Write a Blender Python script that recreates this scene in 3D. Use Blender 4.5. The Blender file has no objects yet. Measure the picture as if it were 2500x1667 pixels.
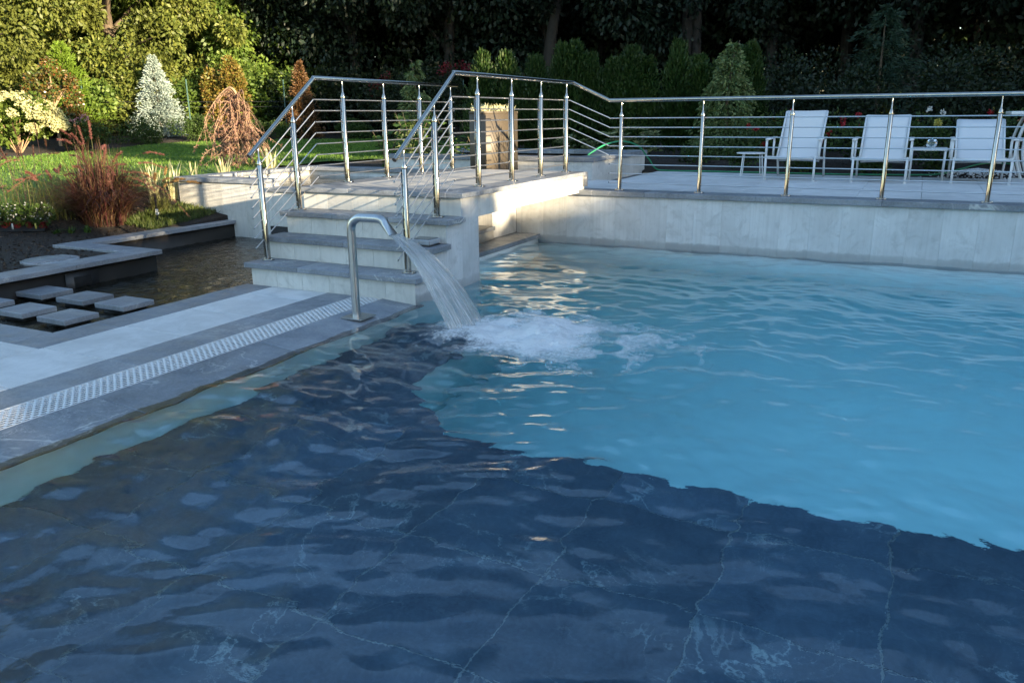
import bpy, bmesh, math, random
import numpy as np
from mathutils import Matrix, Vector
R = math.radians
SC = bpy.context.scene
COL = SC.collection
PI = math.pi

# ------------------------------------------------------------------ camera
CAMZ, HD, PT, RL, FPX = 1.4754, 0.4680, 0.2773, -0.0091, 1937.2
fw = Vector((-math.sin(HD)*math.cos(PT), math.cos(HD)*math.cos(PT), -math.sin(PT)))
rt = Vector((math.cos(HD), math.sin(HD), 0)); up = rt.cross(fw)
r2 = rt*math.cos(RL)+up*math.sin(RL); u2 = -rt*math.sin(RL)+up*math.cos(RL)
cd = bpy.data.cameras.new('camera'); cam = bpy.data.objects.new('camera', cd); COL.objects.link(cam)
M = Matrix((r2, u2, -fw)).transposed().to_4x4(); M.translation = (0, 0, CAMZ); cam.matrix_world = M
cd.sensor_width = 36; cd.lens = FPX/2500*36; cd.clip_end = 800; cd.clip_start = .05
SC.camera = cam
# ------------------------------------------------------------------ sky + sun
SUN_T = Vector((-3.27, 1.0, -0.53)).normalized()          # direction the light travels
W = bpy.data.worlds.new('World'); SC.world = W; W.use_nodes = True
nt = W.node_tree; sky = nt.nodes.new('ShaderNodeTexSky'); sky.sky_type = 'NISHITA'; sky.sun_disc = False
sky.sun_elevation = math.asin(-SUN_T.z); sky.sun_rotation = math.atan2(-SUN_T.x, -SUN_T.y)
sky.air_density = 1.0; sky.dust_density = .5; sky.ozone_density = 1.7
nt.links.new(sky.outputs[0], nt.nodes['Background'].inputs[0]); nt.nodes['Background'].inputs[1].default_value = .15
sl = bpy.data.lights.new('sun', 'SUN'); so = bpy.data.objects.new('sun', sl); COL.objects.link(so)
sl.energy = 5.0; sl.angle = R(.6); sl.color = (1.0, .80, .52)
so.rotation_euler = SUN_T.to_track_quat('-Z', 'Y').to_euler(); so.location = (10, -4, 12)
SC.view_settings.view_transform = 'Standard'; SC.view_settings.look = 'None'; SC.view_settings.gamma = 1
SC.view_settings.exposure = 2.2; SC.view_settings.use_curve_mapping = False
cy = SC.cycles
cy.use_denoising = True; cy.max_bounces = 16; cy.diffuse_bounces = 9; cy.glossy_bounces = 5; cy.transmission_bounces = 12
cy.transparent_max_bounces = 12; cy.sample_clamp_indirect = 6; cy.caustics_reflective = False; cy.caustics_refractive = True
cy.use_adaptive_sampling = True; cy.adaptive_threshold = .012

# ================================================================== helpers
def tag(o, label=None, cat=None, group=None, kind=None):
    if label: o['label'] = label
    if cat: o['category'] = cat
    if group: o['group'] = group
    if kind: o['kind'] = kind
    return o
def npmesh(name, V, quads=None, tris=None, smooth=False):
    me = bpy.data.meshes.new(name)
    V = np.asarray(V, np.float32).reshape(-1, 3)
    q = np.zeros((0, 4), np.int32) if quads is None else np.asarray(quads, np.int32).reshape(-1, 4)
    t = np.zeros((0, 3), np.int32) if tris is None else np.asarray(tris, np.int32).reshape(-1, 3)
    me.vertices.add(len(V)); me.vertices.foreach_set('co', V.ravel())
    me.loops.add(q.size+t.size); me.loops.foreach_set('vertex_index', np.concatenate([q.ravel(), t.ravel()]))
    n = len(q)+len(t); me.polygons.add(n)
    ls = np.concatenate([np.arange(len(q))*4, q.size+np.arange(len(t))*3]).astype(np.int32)
    me.polygons.foreach_set('loop_start', ls)
    if smooth: me.polygons.foreach_set('use_smooth', np.ones(n, bool))
    me.update(calc_edges=True); me.validate()
    return me
def ob(name, me, mat, parent=None, loc=None):
    if isinstance(me, MB): me = me.mesh(name)
    o = bpy.data.objects.new(name, me); COL.objects.link(o)
    if mat is not None and len(me.materials) == 0: me.materials.append(mat)
    if loc is not None: o.location = loc
    if parent is not None:
        o.parent = parent; o.matrix_parent_inverse = Matrix.Translation(-parent.location)
    return o
def empty(name, loc, label=None, cat=None, group=None):
    o = bpy.data.objects.new(name, None); COL.objects.link(o); o.location = loc; o.empty_display_size = .1
    return tag(o, label, cat, group)
def loc_ob(name, me, mat, parent):        # vertices already local to the parent
    if isinstance(me, MB): me = me.mesh(name)
    o = bpy.data.objects.new(name, me); COL.objects.link(o)
    if mat is not None and len(me.materials) == 0: me.materials.append(mat)
    o.parent = parent
    return o
def copy_thing(src, loc, rz=0, s=1., label=None, group=None, sz=None):
    r = src.copy(); COL.objects.link(r); r.location = loc; r.rotation_euler = (0, 0, rz); r.scale = (s, s, sz or s)
    if label: r['label'] = label
    if group: r['group'] = group
    for ch in src.children:
        c = ch.copy(); COL.objects.link(c); c.parent = r
        for g in ch.children:
            d = g.copy(); COL.objects.link(d); d.parent = c
    return r
class MB:
    def __init__(s): s.v = []; s.q = []; s.t = []; s.n = 0; s.sm = False
    def add(s, V, q=None, t=None):
        V = np.asarray(V, float).reshape(-1, 3)
        if q is not None and len(q): s.q.append(np.asarray(q)+s.n)
        if t is not None and len(t): s.t.append(np.asarray(t)+s.n)
        s.v.append(V); s.n += len(V); return s
    def box(s, x0, x1, y0, y1, z0, z1):
        V = [(x, y, z) for z in (z0, z1) for y in (y0, y1) for x in (x0, x1)]
        return s.add(V, [(0, 2, 3, 1), (4, 5, 7, 6), (0, 1, 5, 4), (2, 6, 7, 3), (0, 4, 6, 2), (1, 3, 7, 5)])
    def tube(s, pts, rad, n=10, cap=True):
        P = np.asarray(pts, float); m = len(P); rad = np.broadcast_to(np.asarray(rad, float), (m,))
        T = np.gradient(P, axis=0); T /= np.linalg.norm(T, axis=1, keepdims=True)+1e-9
        a = np.array([0, 0, 1.]) if abs(T[0][2]) < .9 else np.array([1., 0, 0])
        V = []
        side = np.cross(T[0], a)
        for i in range(m):
            side = side-T[i]*(side@T[i]); side /= np.linalg.norm(side)+1e-9; b = np.cross(T[i], side)
            th = np.arange(n)*2*PI/n
            V.append(P[i]+rad[i]*(np.cos(th)[:, None]*side+np.sin(th)[:, None]*b))
        V = np.concatenate(V); q = []
        k = np.arange(n); k2 = (k+1) % n
        for i in range(m-1): q.append(np.stack([i*n+k, i*n+k2, (i+1)*n+k2, (i+1)*n+k], 1))
        q = np.concatenate(q); t = []
        if cap:
            V = np.concatenate([V, P[:1], P[-1:]]); c0 = m*n; c1 = c0+1
            t = [(c0, k2[i], k[i]) for i in range(n)]+[(c1, (m-1)*n+k[i], (m-1)*n+k2[i]) for i in range(n)]
        s.sm = True
        return s.add(V, q, t)
    def lathe(s, prof, c=(0, 0, 0), n=16):
        pr = np.asarray(prof, float); m = len(pr); th = np.arange(n)*2*PI/n; V = []
        for r, z in pr: V.append(np.stack([c[0]+r*np.cos(th), c[1]+r*np.sin(th), np.full(n, c[2]+z)], 1))
        k = np.arange(n); k2 = (k+1) % n
        q = np.concatenate([np.stack([i*n+k, i*n+k2, (i+1)*n+k2, (i+1)*n+k], 1) for i in range(m-1)])
        s.sm = True
        return s.add(np.concatenate(V), q)
    def mesh(s, name='m', smooth=None):
        sm = s.sm if smooth is None else smooth
        me = npmesh(name, np.concatenate(s.v), np.concatenate(s.q) if s.q else None, np.concatenate(s.t) if s.t else None, sm)
        if sm:
            try: me.set_sharp_from_angle(angle=R(38))
            except Exception: pass
        return me
_cb = {}
def cbox(sx, sy, sz, b=.003):
    """bevelled slab, origin at centre of its top face"""
    k = (round(sx, 3), round(sy, 3), round(sz, 3), b)
    if k not in _cb:
        bm = bmesh.new(); bmesh.ops.create_cube(bm, size=1)
        for v in bm.verts: v.co = Vector((v.co.x*sx, v.co.y*sy, (v.co.z-.5)*sz))
        bmesh.ops.bevel(bm, geom=list(bm.edges), offset=b, segments=1, affect='EDGES')
        me = bpy.data.meshes.new('slab'); bm.to_mesh(me); bm.free(); _cb[k] = me
    return _cb[k]
def slab(name, x0, x1, y0, y1, zt, th, mat, parent, gap=.002, b=.003, jz=0.):
    me = cbox(x1-x0-2*gap, y1-y0-2*gap, th, b)
    key = me.name+'|'+mat.name
    if len(me.materials) and me.materials[0] != mat:
        alt = bpy.data.meshes.get(key)
        if alt is None:
            alt = me.copy(); alt.name = key; alt.materials.clear(); alt.materials.append(mat)
        me = alt
    return ob(name, me, mat, parent, ((x0+x1)/2, (y0+y1)/2, zt+jz))
def csp(P, n=8):
    P = np.array([P[0]]+list(P)+[P[-1]], float); out = []
    for i in range(1, len(P)-2):
        for k in range(n):
            u = k/n; p0, p1, p2, p3 = P[i-1], P[i], P[i+1], P[i+2]; out.append(.5*((2*p1)+(-p0+p2)*u+(2*p0-5*p1+4*p2-p3)*u*u+(-p0+3*p1-3*p2+p3)*u**3))
    out.append(P[-2]); return np.array(out)
rs = np.random.RandomState(7); rnd = random.Random(5)

# ================================================================== materials
def mat(name):
    m = bpy.data.materials.new(name); m.use_nodes = True
    return m, m.node_tree, m.node_tree.nodes['Principled BSDF']
def N(t, kind, **kw):
    n = t.nodes.new(kind)
    for k, v in kw.items():
        if k in n.inputs.keys() if hasattr(n.inputs, 'keys') else False: n.inputs[k].default_value = v
        else: setattr(n, k, v)
    return n
def coords(t, scale=(1, 1, 1), rand=True, src='Object'):
    tc = t.nodes.new('ShaderNodeTexCoord'); mp = t.nodes.new('ShaderNodeMapping'); mp.inputs['Scale'].default_value = scale
    t.links.new(tc.outputs[src], mp.inputs[0])
    if rand:
        oi = t.nodes.new('ShaderNodeObjectInfo'); mu = N(t, 'ShaderNodeMath', operation='MULTIPLY'); mu.inputs[1].default_value = 37.
        t.links.new(oi.outputs['Random'], mu.inputs[0]); t.links.new(mu.outputs[0], mp.inputs['Location'])
    return mp.outputs[0]
def noise(t, vec, scale, detail=4, rough=.55, dist=0.):
    n = t.nodes.new('ShaderNodeTexNoise'); n.inputs['Scale'].default_value = scale; n.inputs['Detail'].default_value = detail
    n.inputs['Roughness'].default_value = rough; n.inputs['Distortion'].default_value = dist
    t.links.new(vec, n.inputs['Vector']); return n.outputs['Fac']
def ramp(t, fac, stops):
    r = t.nodes.new('ShaderNodeValToRGB'); e = r.color_ramp.elements
    while len(e) < len(stops): e.new(.5)
    for el, (p, c) in zip(e, stops): el.position = p; el.color = (*c, 1) if len(c) == 3 else c
    t.links.new(fac, r.inputs[0]); return r.outputs[0]
def mixc(t, fac, a, b, mode='MIX'):
    m = t.nodes.new('ShaderNodeMix'); m.data_type = 'RGBA'; m.blend_type = mode
    if isinstance(fac, (int, float)): m.inputs[0].default_value = fac
    else: t.links.new(fac, m.inputs[0])
    for s, v in ((6, a), (7, b)):
        if isinstance(v, tuple): m.inputs[s].default_value = (*v, 1)
        else: t.links.new(v, m.inputs[s])
    return m.outputs[2]
def mth(t, op, a, b=None, c=None):
    m = N(t, 'ShaderNodeMath', operation=op)
    for i, v in enumerate((a, b, c)):
        if v is None: continue
        if isinstance(v, (int, float)): m.inputs[i].default_value = v
        else: t.links.new(v, m.inputs[i])
    return m.outputs[0]
def bump(t, h, strength, dist, bs):
    b = t.nodes.new('ShaderNodeBump'); b.inputs['Strength'].default_value = strength; b.inputs['Distance'].default_value = dist
    t.links.new(h, b.inputs['Height']); t.links.new(b.outputs[0], bs.inputs['Normal']); return b
def plain(name, col, rough=.5, metal=0., var=.12, sc=14., bmp=.0):
    m, t, b = mat(name); v = coords(t)
    f = noise(t, v, sc, 5)
    c = ramp(t, f, [(.3, tuple(x*(1-var) for x in col)), (.7, tuple(min(1, x*(1+var)) for x in col))])
    t.links.new(c, b.inputs['Base Color']); b.inputs['Roughness'].default_value = rough; b.inputs['Metallic'].default_value = metal
    if bmp: bump(t, noise(t, v, sc*5, 4), bmp, .01, b)
    return m
def vein(t, v, scale, width, dist=1.2):
    f = noise(t, v, scale, 5, .6, dist); a = mth(t, 'SUBTRACT', f, .5); a = mth(t, 'ABSOLUTE', a)
    return ramp(t, a, [(0, (1, 1, 1)), (width, (0, 0, 0))])
def stone_dark(name, c0, c1, vcol, rough=.42, vs=1.1, vamt=.7, vw=.012):
    m, t, b = mat(name); v = coords(t)
    base = ramp(t, noise(t, v, 3.2, 8, .62, .6), [(.32, c0), (.68, c1)])
    base = mixc(t, ramp(t, noise(t, v, 60, 3), [(.4, (0, 0, 0)), (.75, (.35, .35, .35))]), base, tuple(min(1, x*1.5) for x in c1))
    patch = ramp(t, noise(t, v, 1.6, 3), [(.45, (0, 0, 0)), (.62, (1, 1, 1))])
    vm = mth(t, 'MULTIPLY', vein(t, v, vs, vw), patch); vm = mth(t, 'MULTIPLY', vm, vamt)
    v2 = mth(t, 'MULTIPLY', vein(t, v, vs*3.1, vw*.8, 2.), patch); v2 = mth(t, 'MULTIPLY', v2, vamt*.55)
    base = mixc(t, mth(t, 'MAXIMUM', vm, v2), base, vcol)
    oi = t.nodes.new('ShaderNodeObjectInfo'); br = mth(t, 'MULTIPLY_ADD', oi.outputs['Random'], .30, .85)
    hs = t.nodes.new('ShaderNodeHueSaturation'); t.links.new(br, hs.inputs['Value']); t.links.new(base, hs.inputs['Color'])
    t.links.new(hs.outputs[0], b.inputs['Base Color'])
    t.links.new(ramp(t, noise(t, v, 9, 4), [(.3, (rough-.1,)*3), (.7, (rough+.18,)*3)]), b.inputs['Roughness'])
    bump(t, noise(t, v, 90, 5), .12, .004, b)
    return m
def white_tile(name, c, streak=False, stain=False, rough=.5, sc=(1, 1, 1), spots=0.):
    m, t, b = mat(name); v = coords(t)
    base = ramp(t, noise(t, v, 2.2, 7, .6, .4), [(.3, tuple(x*.80 for x in c)), (.7, tuple(min(1, x*1.08) for x in c))])
    if spots:                                          # water marks, dried splashes and grime
        wn = noise(t, coords(t, (1, 1, 1), rand=False, src='Object'), 1.0, 2)
        f3 = noise(t, v, 3.1, 9, .72, 1.2); base = mixc(t, mth(t, 'MULTIPLY', ramp(t, f3, [(.46, (0, 0, 0)), (.66, (1, 1, 1))]), spots), base, tuple(x*.55 for x in c))
        f4 = noise(t, v, 85, 2, .5); base = mixc(t, mth(t, 'MULTIPLY', ramp(t, f4, [(.68, (0, 0, 0)), (.76, (1, 1, 1))]), spots*1.4), base, tuple(x*.4 for x in c))
        vs2 = coords(t, (1.5, 9, 1)); f5 = noise(t, vs2, 1.6, 6, .6, .3); base = mixc(t, mth(t, 'MULTIPLY', ramp(t, f5, [(.5, (0, 0, 0)), (.7, (1, 1, 1))]), spots*.6), base, tuple(x*.7 for x in c))
    if streak:
        vs = coords(t, (34, 34, .8)); f = noise(t, vs, 1.0, 5, .65)
        base = mixc(t, mth(t, 'MULTIPLY', ramp(t, f, [(.46, (0, 0, 0)), (.74, (1, 1, 1))]), .4), base, tuple(x*.62 for x in c))
        f2 = noise(t, v, 5., 6, .7, 1.5)
        base = mixc(t, mth(t, 'MULTIPLY', ramp(t, f2, [(.50, (0, 0, 0)), (.68, (1, 1, 1))]), .55), base, tuple(x*.6 for x in c))
    if stain:                                          # lime scale and algae line just above the water
        tc = t.nodes.new('ShaderNodeTexCoord'); ge = t.nodes.new('ShaderNodeNewGeometry'); sx = t.nodes.new('ShaderNodeSeparateXYZ')
        t.links.new(ge.outputs['Position'], sx.inputs[0])
        zz = mth(t, 'MULTIPLY_ADD', noise(t, v, 9, 5), -.07, sx.outputs[2])
        oi2 = t.nodes.new('ShaderNodeObjectInfo')
        k = mth(t, 'MULTIPLY', ramp(t, zz, [(.0, (1, 1, 1)), (.03, (.8, .8, .8)), (.052, (0, 0, 0))]), mth(t, 'MULTIPLY_ADD', oi2.outputs['Random'], .45, .45))
        base = mixc(t, k, base, tuple(x*.45 for x in c))
    oi = t.nodes.new('ShaderNodeObjectInfo'); br = mth(t, 'MULTIPLY_ADD', oi.outputs['Random'], .09, .955)
    hs = t.nodes.new('ShaderNodeHueSaturation'); t.links.new(br, hs.inputs['Value']); t.links.new(base, hs.inputs['Color'])
    t.links.new(hs.outputs[0], b.inputs['Base Color']); b.inputs['Roughness'].default_value = rough
    bump(t, noise(t, v, 45, 5), .10, .004, b)
    return m
m_stone = stone_dark('bluestone', (.105, .118, .14), (.215, .235, .265), (.62, .62, .60))
m_grey = stone_dark('grey_granite', (.135, .148, .17), (.235, .25, .275), (.55, .55, .55), vamt=.45)
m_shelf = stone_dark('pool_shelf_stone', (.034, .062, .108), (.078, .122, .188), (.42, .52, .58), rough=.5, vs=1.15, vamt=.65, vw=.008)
m_white = white_tile('white_paver', (.62, .62, .62), spots=.42)
m_panel = white_tile('white_panel', (.58, .59, .60), streak=True, stain=True)
m_wallw = white_tile('white_wall_cladding', (.60, .595, .57), streak=True)
m_plat = white_tile('platform_tile', (.44, .43, .41), spots=.4)
m_plaster = plain('pool_plaster', (.88, .95, .96), .7, var=.02, sc=2)
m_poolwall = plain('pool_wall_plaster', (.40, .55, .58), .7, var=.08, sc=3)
m_grout = plain('grout', (.27, .32, .36), .9)
m_bed = plain('concrete_bed', (.2, .2, .2), .9)
m_liner = plain('pond_liner', (.022, .02, .018), .55, var=.3, sc=5, bmp=.2)
m_black = plain('black_plastic', (.015, .015, .016), .5)
m_steel, t, b = mat('polished_steel'); b.inputs['Metallic'].default_value = 1
t.links.new(ramp(t, noise(t, coords(t, (1, 1, .15)), 30, 3), [(.3, (.34, .32, .29)), (.7, (.43, .41, .38))]), b.inputs['Base Color']); b.inputs['Roughness'].default_value = .13
m_rod, t, b = mat('satin_steel_rod'); b.inputs['Metallic'].default_value = 1; b.inputs['Base Color'].default_value = (.62, .61, .60, 1); b.inputs['Roughness'].default_value = .36
m_brush, t, b = mat('brushed_steel'); b.inputs['Metallic'].default_value = 1
t.links.new(ramp(t, noise(t, coords(t, (60, 60, 2)), 4, 4), [(.3, (.42, .42, .42)), (.7, (.56, .56, .55))]), b.inputs['Base Color']); b.inputs['Roughness'].default_value = .30
m_grate = plain('white_plastic_grate', (.66, .67, .68), .45, var=.05)
m_furn = plain('white_powder_coat', (.62, .63, .64), .4, var=.04)
m_sling = plain('white_sling_fabric', (.55, .56, .58), .75, var=.03, sc=200, bmp=.05)
m_tan = plain('tan_planter_metal', (.075, .060, .042), .5, var=.07, sc=3)
m_cut = plain('dark_cutout', (.03, .026, .022), .7)
m_green = plain('green_hose_rubber', (.02, .22, .10), .4)
m_bark = plain('bark', (.10, .075, .05), .9, var=.35, sc=9, bmp=.6)
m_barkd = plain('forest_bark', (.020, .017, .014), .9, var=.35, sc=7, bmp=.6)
m_twig = plain('pale_twig', (.30, .20, .12), .8, var=.25)
m_red = plain('red_plastic', (.11, .008, .010), .5)
m_pebble = plain('white_pebble', (.55, .55, .56), .7, var=.2, sc=30)
m_mulch, t, b = mat('soil_and_mulch'); v = coords(t, rand=False)
c_ = ramp(t, noise(t, v, 26, 7, .75), [(.35, (.008, .006, .005)), (.6, (.032, .022, .016)), (.78, (.085, .06, .042))])
gn = noise(t, v, .25, 3)
t.links.new(c_, b.inputs['Base Color']); b.inputs['Roughness'].default_value = .95; bump(t, noise(t, v, 40, 6, .7), 1., .04, b)
m_lawn, t, b = mat('lawn_turf'); v = coords(t, rand=False)
c_ = ramp(t, noise(t, v, 90, 4), [(.3, (.035, .09, .012)), (.7, (.10, .20, .03))])
c_ = mixc(t, ramp(t, noise(t, v, .9, 4), [(.35, (0, 0, 0)), (.7, (.5, .5, .5))]), c_, (.11, .19, .03))
t.links.new(c_, b.inputs['Base Color']); b.inputs['Roughness'].default_value = .9; bump(t, noise(t, v, 140, 4), .8, .03, b)
def leafmat(name, cols, trans=.35, rough=.5, spec=.3, big=1.3, mixf=.55, alt=None):
    m, t, b = mat(name); g = t.nodes.new('ShaderNodeNewGeometry')
    n = len(cols); c = ramp(t, g.outputs['Random Per Island'], [(i/max(1, n-1), k) for i, k in enumerate(cols)])
    f = noise(t, coords(t, rand=True), big, 3)
    c = mixc(t, ramp(t, f, [(.38, (0, 0, 0)), (.62, (mixf, mixf, mixf))]), c, alt or tuple(x*.7 for x in cols[0]))
    t.links.new(c, b.inputs['Base Color']); b.inputs['Roughness'].default_value = rough; b.inputs['Specular IOR Level'].default_value = spec
    tr = t.nodes.new('ShaderNodeBsdfTranslucent'); t.links.new(c, tr.inputs[0])
    mx = t.nodes.new('ShaderNodeMixShader'); mx.inputs[0].default_value = trans
    t.links.new(b.outputs[0], mx.inputs[1]); t.links.new(tr.outputs[0], mx.inputs[2])
    t.links.new(mx.outputs[0], t.nodes['Material Output'].inputs[0])
    return m
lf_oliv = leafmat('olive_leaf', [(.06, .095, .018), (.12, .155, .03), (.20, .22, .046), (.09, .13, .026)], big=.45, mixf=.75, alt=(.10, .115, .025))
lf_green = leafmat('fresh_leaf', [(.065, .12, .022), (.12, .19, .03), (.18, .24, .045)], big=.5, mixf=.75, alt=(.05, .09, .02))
lf_dark = leafmat('shaded_forest_leaf', [(.008, .016, .006), (.014, .026, .009), (.022, .037, .012)], .2)  # kept near black so the leaf colour carries the forest shade
lf_blue = leafmat('shaded_bluish_forest_leaf', [(.008, .019, .011), (.015, .030, .018), (.021, .039, .022)], .2)  # bluer tone with the same forest shade in its colour
lf_arb = leafmat('arborvitae_spray', [(.012, .034, .006), (.02, .055, .009), (.045, .072, .014), (.016, .044, .008)], .15)
lf_lime = leafmat('lime_conifer_spray', [(.12, .20, .02), (.18, .28, .035)], .3)
lf_silver = leafmat('silver_needle', [(.20, .27, .25), (.30, .37, .34), (.40, .46, .42)], .15)
lf_brown = leafmat('brown_needle', [(.10, .05, .022), (.15, .075, .03), (.10, .07, .03)], .15)
lf_orange = leafmat('orange_autumn_leaf', [(.15, .10, .02), (.20, .15, .03), (.13, .15, .03), (.18, .09, .025)], .3)
lf_redtip = leafmat('red_tipped_leaf', [(.06, .10, .02), (.09, .13, .03), (.20, .055, .02), (.08, .12, .03), (.26, .10, .04)], .25, .3, .6)
lf_hyd = leafmat('hydrangea_leaf', [(.08, .13, .02), (.13, .18, .03)], .35)
lf_flow = leafmat('cream_flower', [(.50, .49, .24), (.58, .56, .32), (.42, .45, .18)], .3)
lf_shrub = leafmat('low_shrub_leaf', [(.03, .06, .015), (.055, .10, .02), (.08, .12, .03)], .3)
lf_pur = leafmat('purple_grass_blade', [(.045, .016, .018), (.085, .028, .028), (.17, .10, .05), (.06, .045, .022), (.10, .03, .035)], .35)
lf_plume = leafmat('reddish_plume', [(.15, .045, .045), (.22, .09, .075), (.18, .07, .06)], .4)
lf_tanpl = leafmat('tan_seed_head', [(.30, .18, .07), (.36, .24, .10)], .4)
lf_yuc = leafmat('variegated_blade', [(.62, .58, .34), (.5, .5, .26), (.68, .64, .42), (.22, .26, .09)], .3)
lf_grass = leafmat('grass_blade', [(.06, .13, .018), (.12, .23, .03), (.18, .28, .045)], .35)
lf_dry = leafmat('dry_grass_blade', [(.10, .12, .03), (.17, .17, .05), (.08, .10, .03)], .35)
lf_dead = leafmat('dry_brown_leaf', [(.17, .085, .065), (.23, .13, .10), (.27, .17, .13)], .3)
lf_var = leafmat('variegated_spray', [(.06, .11, .03), (.11, .16, .05), (.22, .25, .10), (.045, .085, .03)], .25)
lf_ced = leafmat('cedar_needle', [(.02, .045, .025), (.035, .07, .04)], .2)
lf_rho = leafmat('pale_edged_leaf', [(.07, .11, .04), (.26, .27, .13), (.12, .15, .06)], .25)
lf_bigl = leafmat('broad_green_leaf', [(.035, .08, .018), (.06, .12, .025), (.10, .17, .03)], .35)
lf_redf = leafmat('red_flower', [(.30, .012, .02), (.40, .02, .03)], .3)
lf_dred = leafmat('dark_red_flower', [(.10, .006, .012), (.15, .01, .018)], .3)
lf_pink = leafmat('pink_flower', [(.55, .25, .28), (.6, .4, .4)], .3)
lf_wht = leafmat('white_flower', [(.6, .6, .58), (.68, .68, .66)], .3)
lf_yel = leafmat('yellow_flower', [(.5, .42, .08), (.55, .5, .15)], .3)

def wet_edge(m):
    """darken and gloss the strip that the overflowing water keeps wet (local +x side of the stone)"""
    t = m.node_tree; b = t.nodes['Principled BSDF']; tc = t.nodes.new('ShaderNodeTexCoord'); sx = t.nodes.new('ShaderNodeSeparateXYZ'); t.links.new(tc.outputs['Object'], sx.inputs[0])
    n_ = noise(t, coords(t, (1, 1, 1), rand=False, src='Generated'), 3.5, 5, .6); e = mth(t, 'MULTIPLY_ADD', n_, .16, sx.outputs[0])
    k = ramp(t, e, [(.185, (0,)*3), (.205, (1,)*3)])
    src = b.inputs['Base Color'].links[0].from_socket; t.links.new(mixc(t, mth(t, 'MULTIPLY', k, .62), src, (.014, .016, .016)), b.inputs['Base Color'])
    rs_ = b.inputs['Roughness'].links[0].from_socket; t.links.new(mth(t, 'MULTIPLY', rs_, mth(t, 'MULTIPLY_ADD', k, -.8, 1.)), b.inputs['Roughness'])
    return m
m_coping = wet_edge(stone_dark('pool_edge_stone', (.105, .118, .14), (.215, .235, .265), (.62, .62, .60)))
# water
def water_mat(name, dens, col, rough=.0, bsc=9., bst=.12, tint=(1, 1, 1), b2=34):
    m, t, b = mat(name); b.inputs['Transmission Weight'].default_value = 1; b.inputs['IOR'].default_value = 1.333
    b.inputs['Base Color'].default_value = (*tint, 1); b.inputs['Roughness'].default_value = rough
    v = coords(t, rand=False); h = mth(t, 'MULTIPLY_ADD', noise(t, v, b2, 3), .25, noise(t, v, bsc, 4, .6, .3))
    bump(t, h, bst, .03, b)
    if dens:
        va = t.nodes.new('ShaderNodeVolumeAbsorption'); va.inputs[0].default_value = (*col, 1); va.inputs[1].default_value = dens
        t.links.new(va.outputs[0], t.nodes['Material Output'].inputs[1])
    return m
m_water = water_mat('pool_water', .32, (.03, .83, .95), bst=.07)
def dark_water(name, bsc, bst):
    m, t, b = mat(name); b.inputs['Base Color'].default_value = (.010, .009, .006, 1); b.inputs['Roughness'].default_value = .02; b.inputs['IOR'].default_value = 1.36
    v = coords(t, rand=False); bump(t, mth(t, 'MULTIPLY_ADD', noise(t, v, bsc*3.5, 3), .25, noise(t, v, bsc, 4, .6, .4)), bst, .03, b)
    return m
m_pond = dark_water('pond_water', 10, 1.)
m_basin = dark_water('basin_water', 6, .12)

# ================================================================== ground
def S_(t): t = np.clip(t, 0, 1); return t*t*(3-2*t)
def gz(x, y):
    d = np.hypot(x, y); return .17+.55*S_((d-10)/4)+.35*S_((d-22)/8)
PITS = [(-7.4, 6.6, -4.2, 3.5), (-3.9, 6.6, 3.2, 9.0), (-6.95, -3.4, 3.3, 5.5), (-8.0, -3.4, 5.4, 7.8), (-8.7, 6.6, 7.7, 10.3), (-7.1, 6.6, 8.0, 12.2)]
def axis(lo, hi, step, far):
    mid = np.arange(lo, hi+1e-6, step); k = []
    x = 1.0
    while x < far: k.append(x); x *= 1.35
    k = np.array(k); return np.concatenate([(lo-k)[::-1], mid, hi+k])
gx = axis(-14, 7, .1, 260); gy = axis(-5, 14, .1, 260)
X, Y = np.meshgrid(gx, gy)
Z = gz(X, Y)+.012*np.sin(X*3.1+Y*1.7)*np.sin(Y*2.3)
for a, b_, c, d in PITS: Z = np.where((X > a) & (X < b_) & (Y > c) & (Y < d), -2.6, Z)
nx = len(gx); ny = len(gy); I = np.arange(nx*ny).reshape(ny, nx)
gq = np.stack([I[:-1, :-1], I[:-1, 1:], I[1:, 1:], I[1:, :-1]], -1).reshape(-1, 4)
tag(ob('ground', npmesh('ground', np.stack([X, Y, Z], -1), gq, smooth=False), m_mulch), kind='structure')
# lawn: sheet following the ground, bounded by the beds
LAWN = [(-9.6, 6.2), (-11.2, 5.0), (-13.6, 6.4), (-15.6, 9.3), (-16.6, 10.9), (-17.3, 12.3), (-18.1, 14.0), (-18.5, 15.6), (-17.4, 17.8), (-15.5, 19.2), (-13.0, 20.2), (-10.2, 19.0), (-8.6, 16.4), (-8.4, 13.2), (-8.9, 10.8), (-9.2, 9.6), (-9.5, 8.2)]
def inpoly(px, py, poly):
    inside = np.zeros(px.shape, bool); j = len(poly)-1
    for i in range(len(poly)):
        xi, yi = poly[i]; xj, yj = poly[j]
        inside ^= ((yi > py) != (yj > py)) & (px < (xj-xi)*(py-yi)/(yj-yi+1e-12)+xi); j = i
    return inside
bm = bmesh.new(); vs = []
def spline(P, n=10):
    P = np.array(P); out = []; m = len(P)
    for i in range(m):
        p0, p1, p2, p3 = P[i-1], P[i], P[(i+1) % m], P[(i+2) % m]
        for k in range(n):
            u = k/n; out.append(.5*((2*p1)+(-p0+p2)*u+(2*p0-5*p1+4*p2-p3)*u*u+(-p0+3*p1-3*p2+p3)*u**3))
    return np.array(out)
LP = spline(LAWN, 6)
lx = np.arange(-19.5, -8, .25); ly = np.arange(4.5, 21, .25); LX, LY = np.meshgrid(lx, ly)
keep = inpoly(LX+.125, LY+.125, [tuple(p) for p in LP])[:-1, :-1]
LZ = gz(LX, LY)+.035; Il = np.arange(LX.size).reshape(LX.shape)
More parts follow.
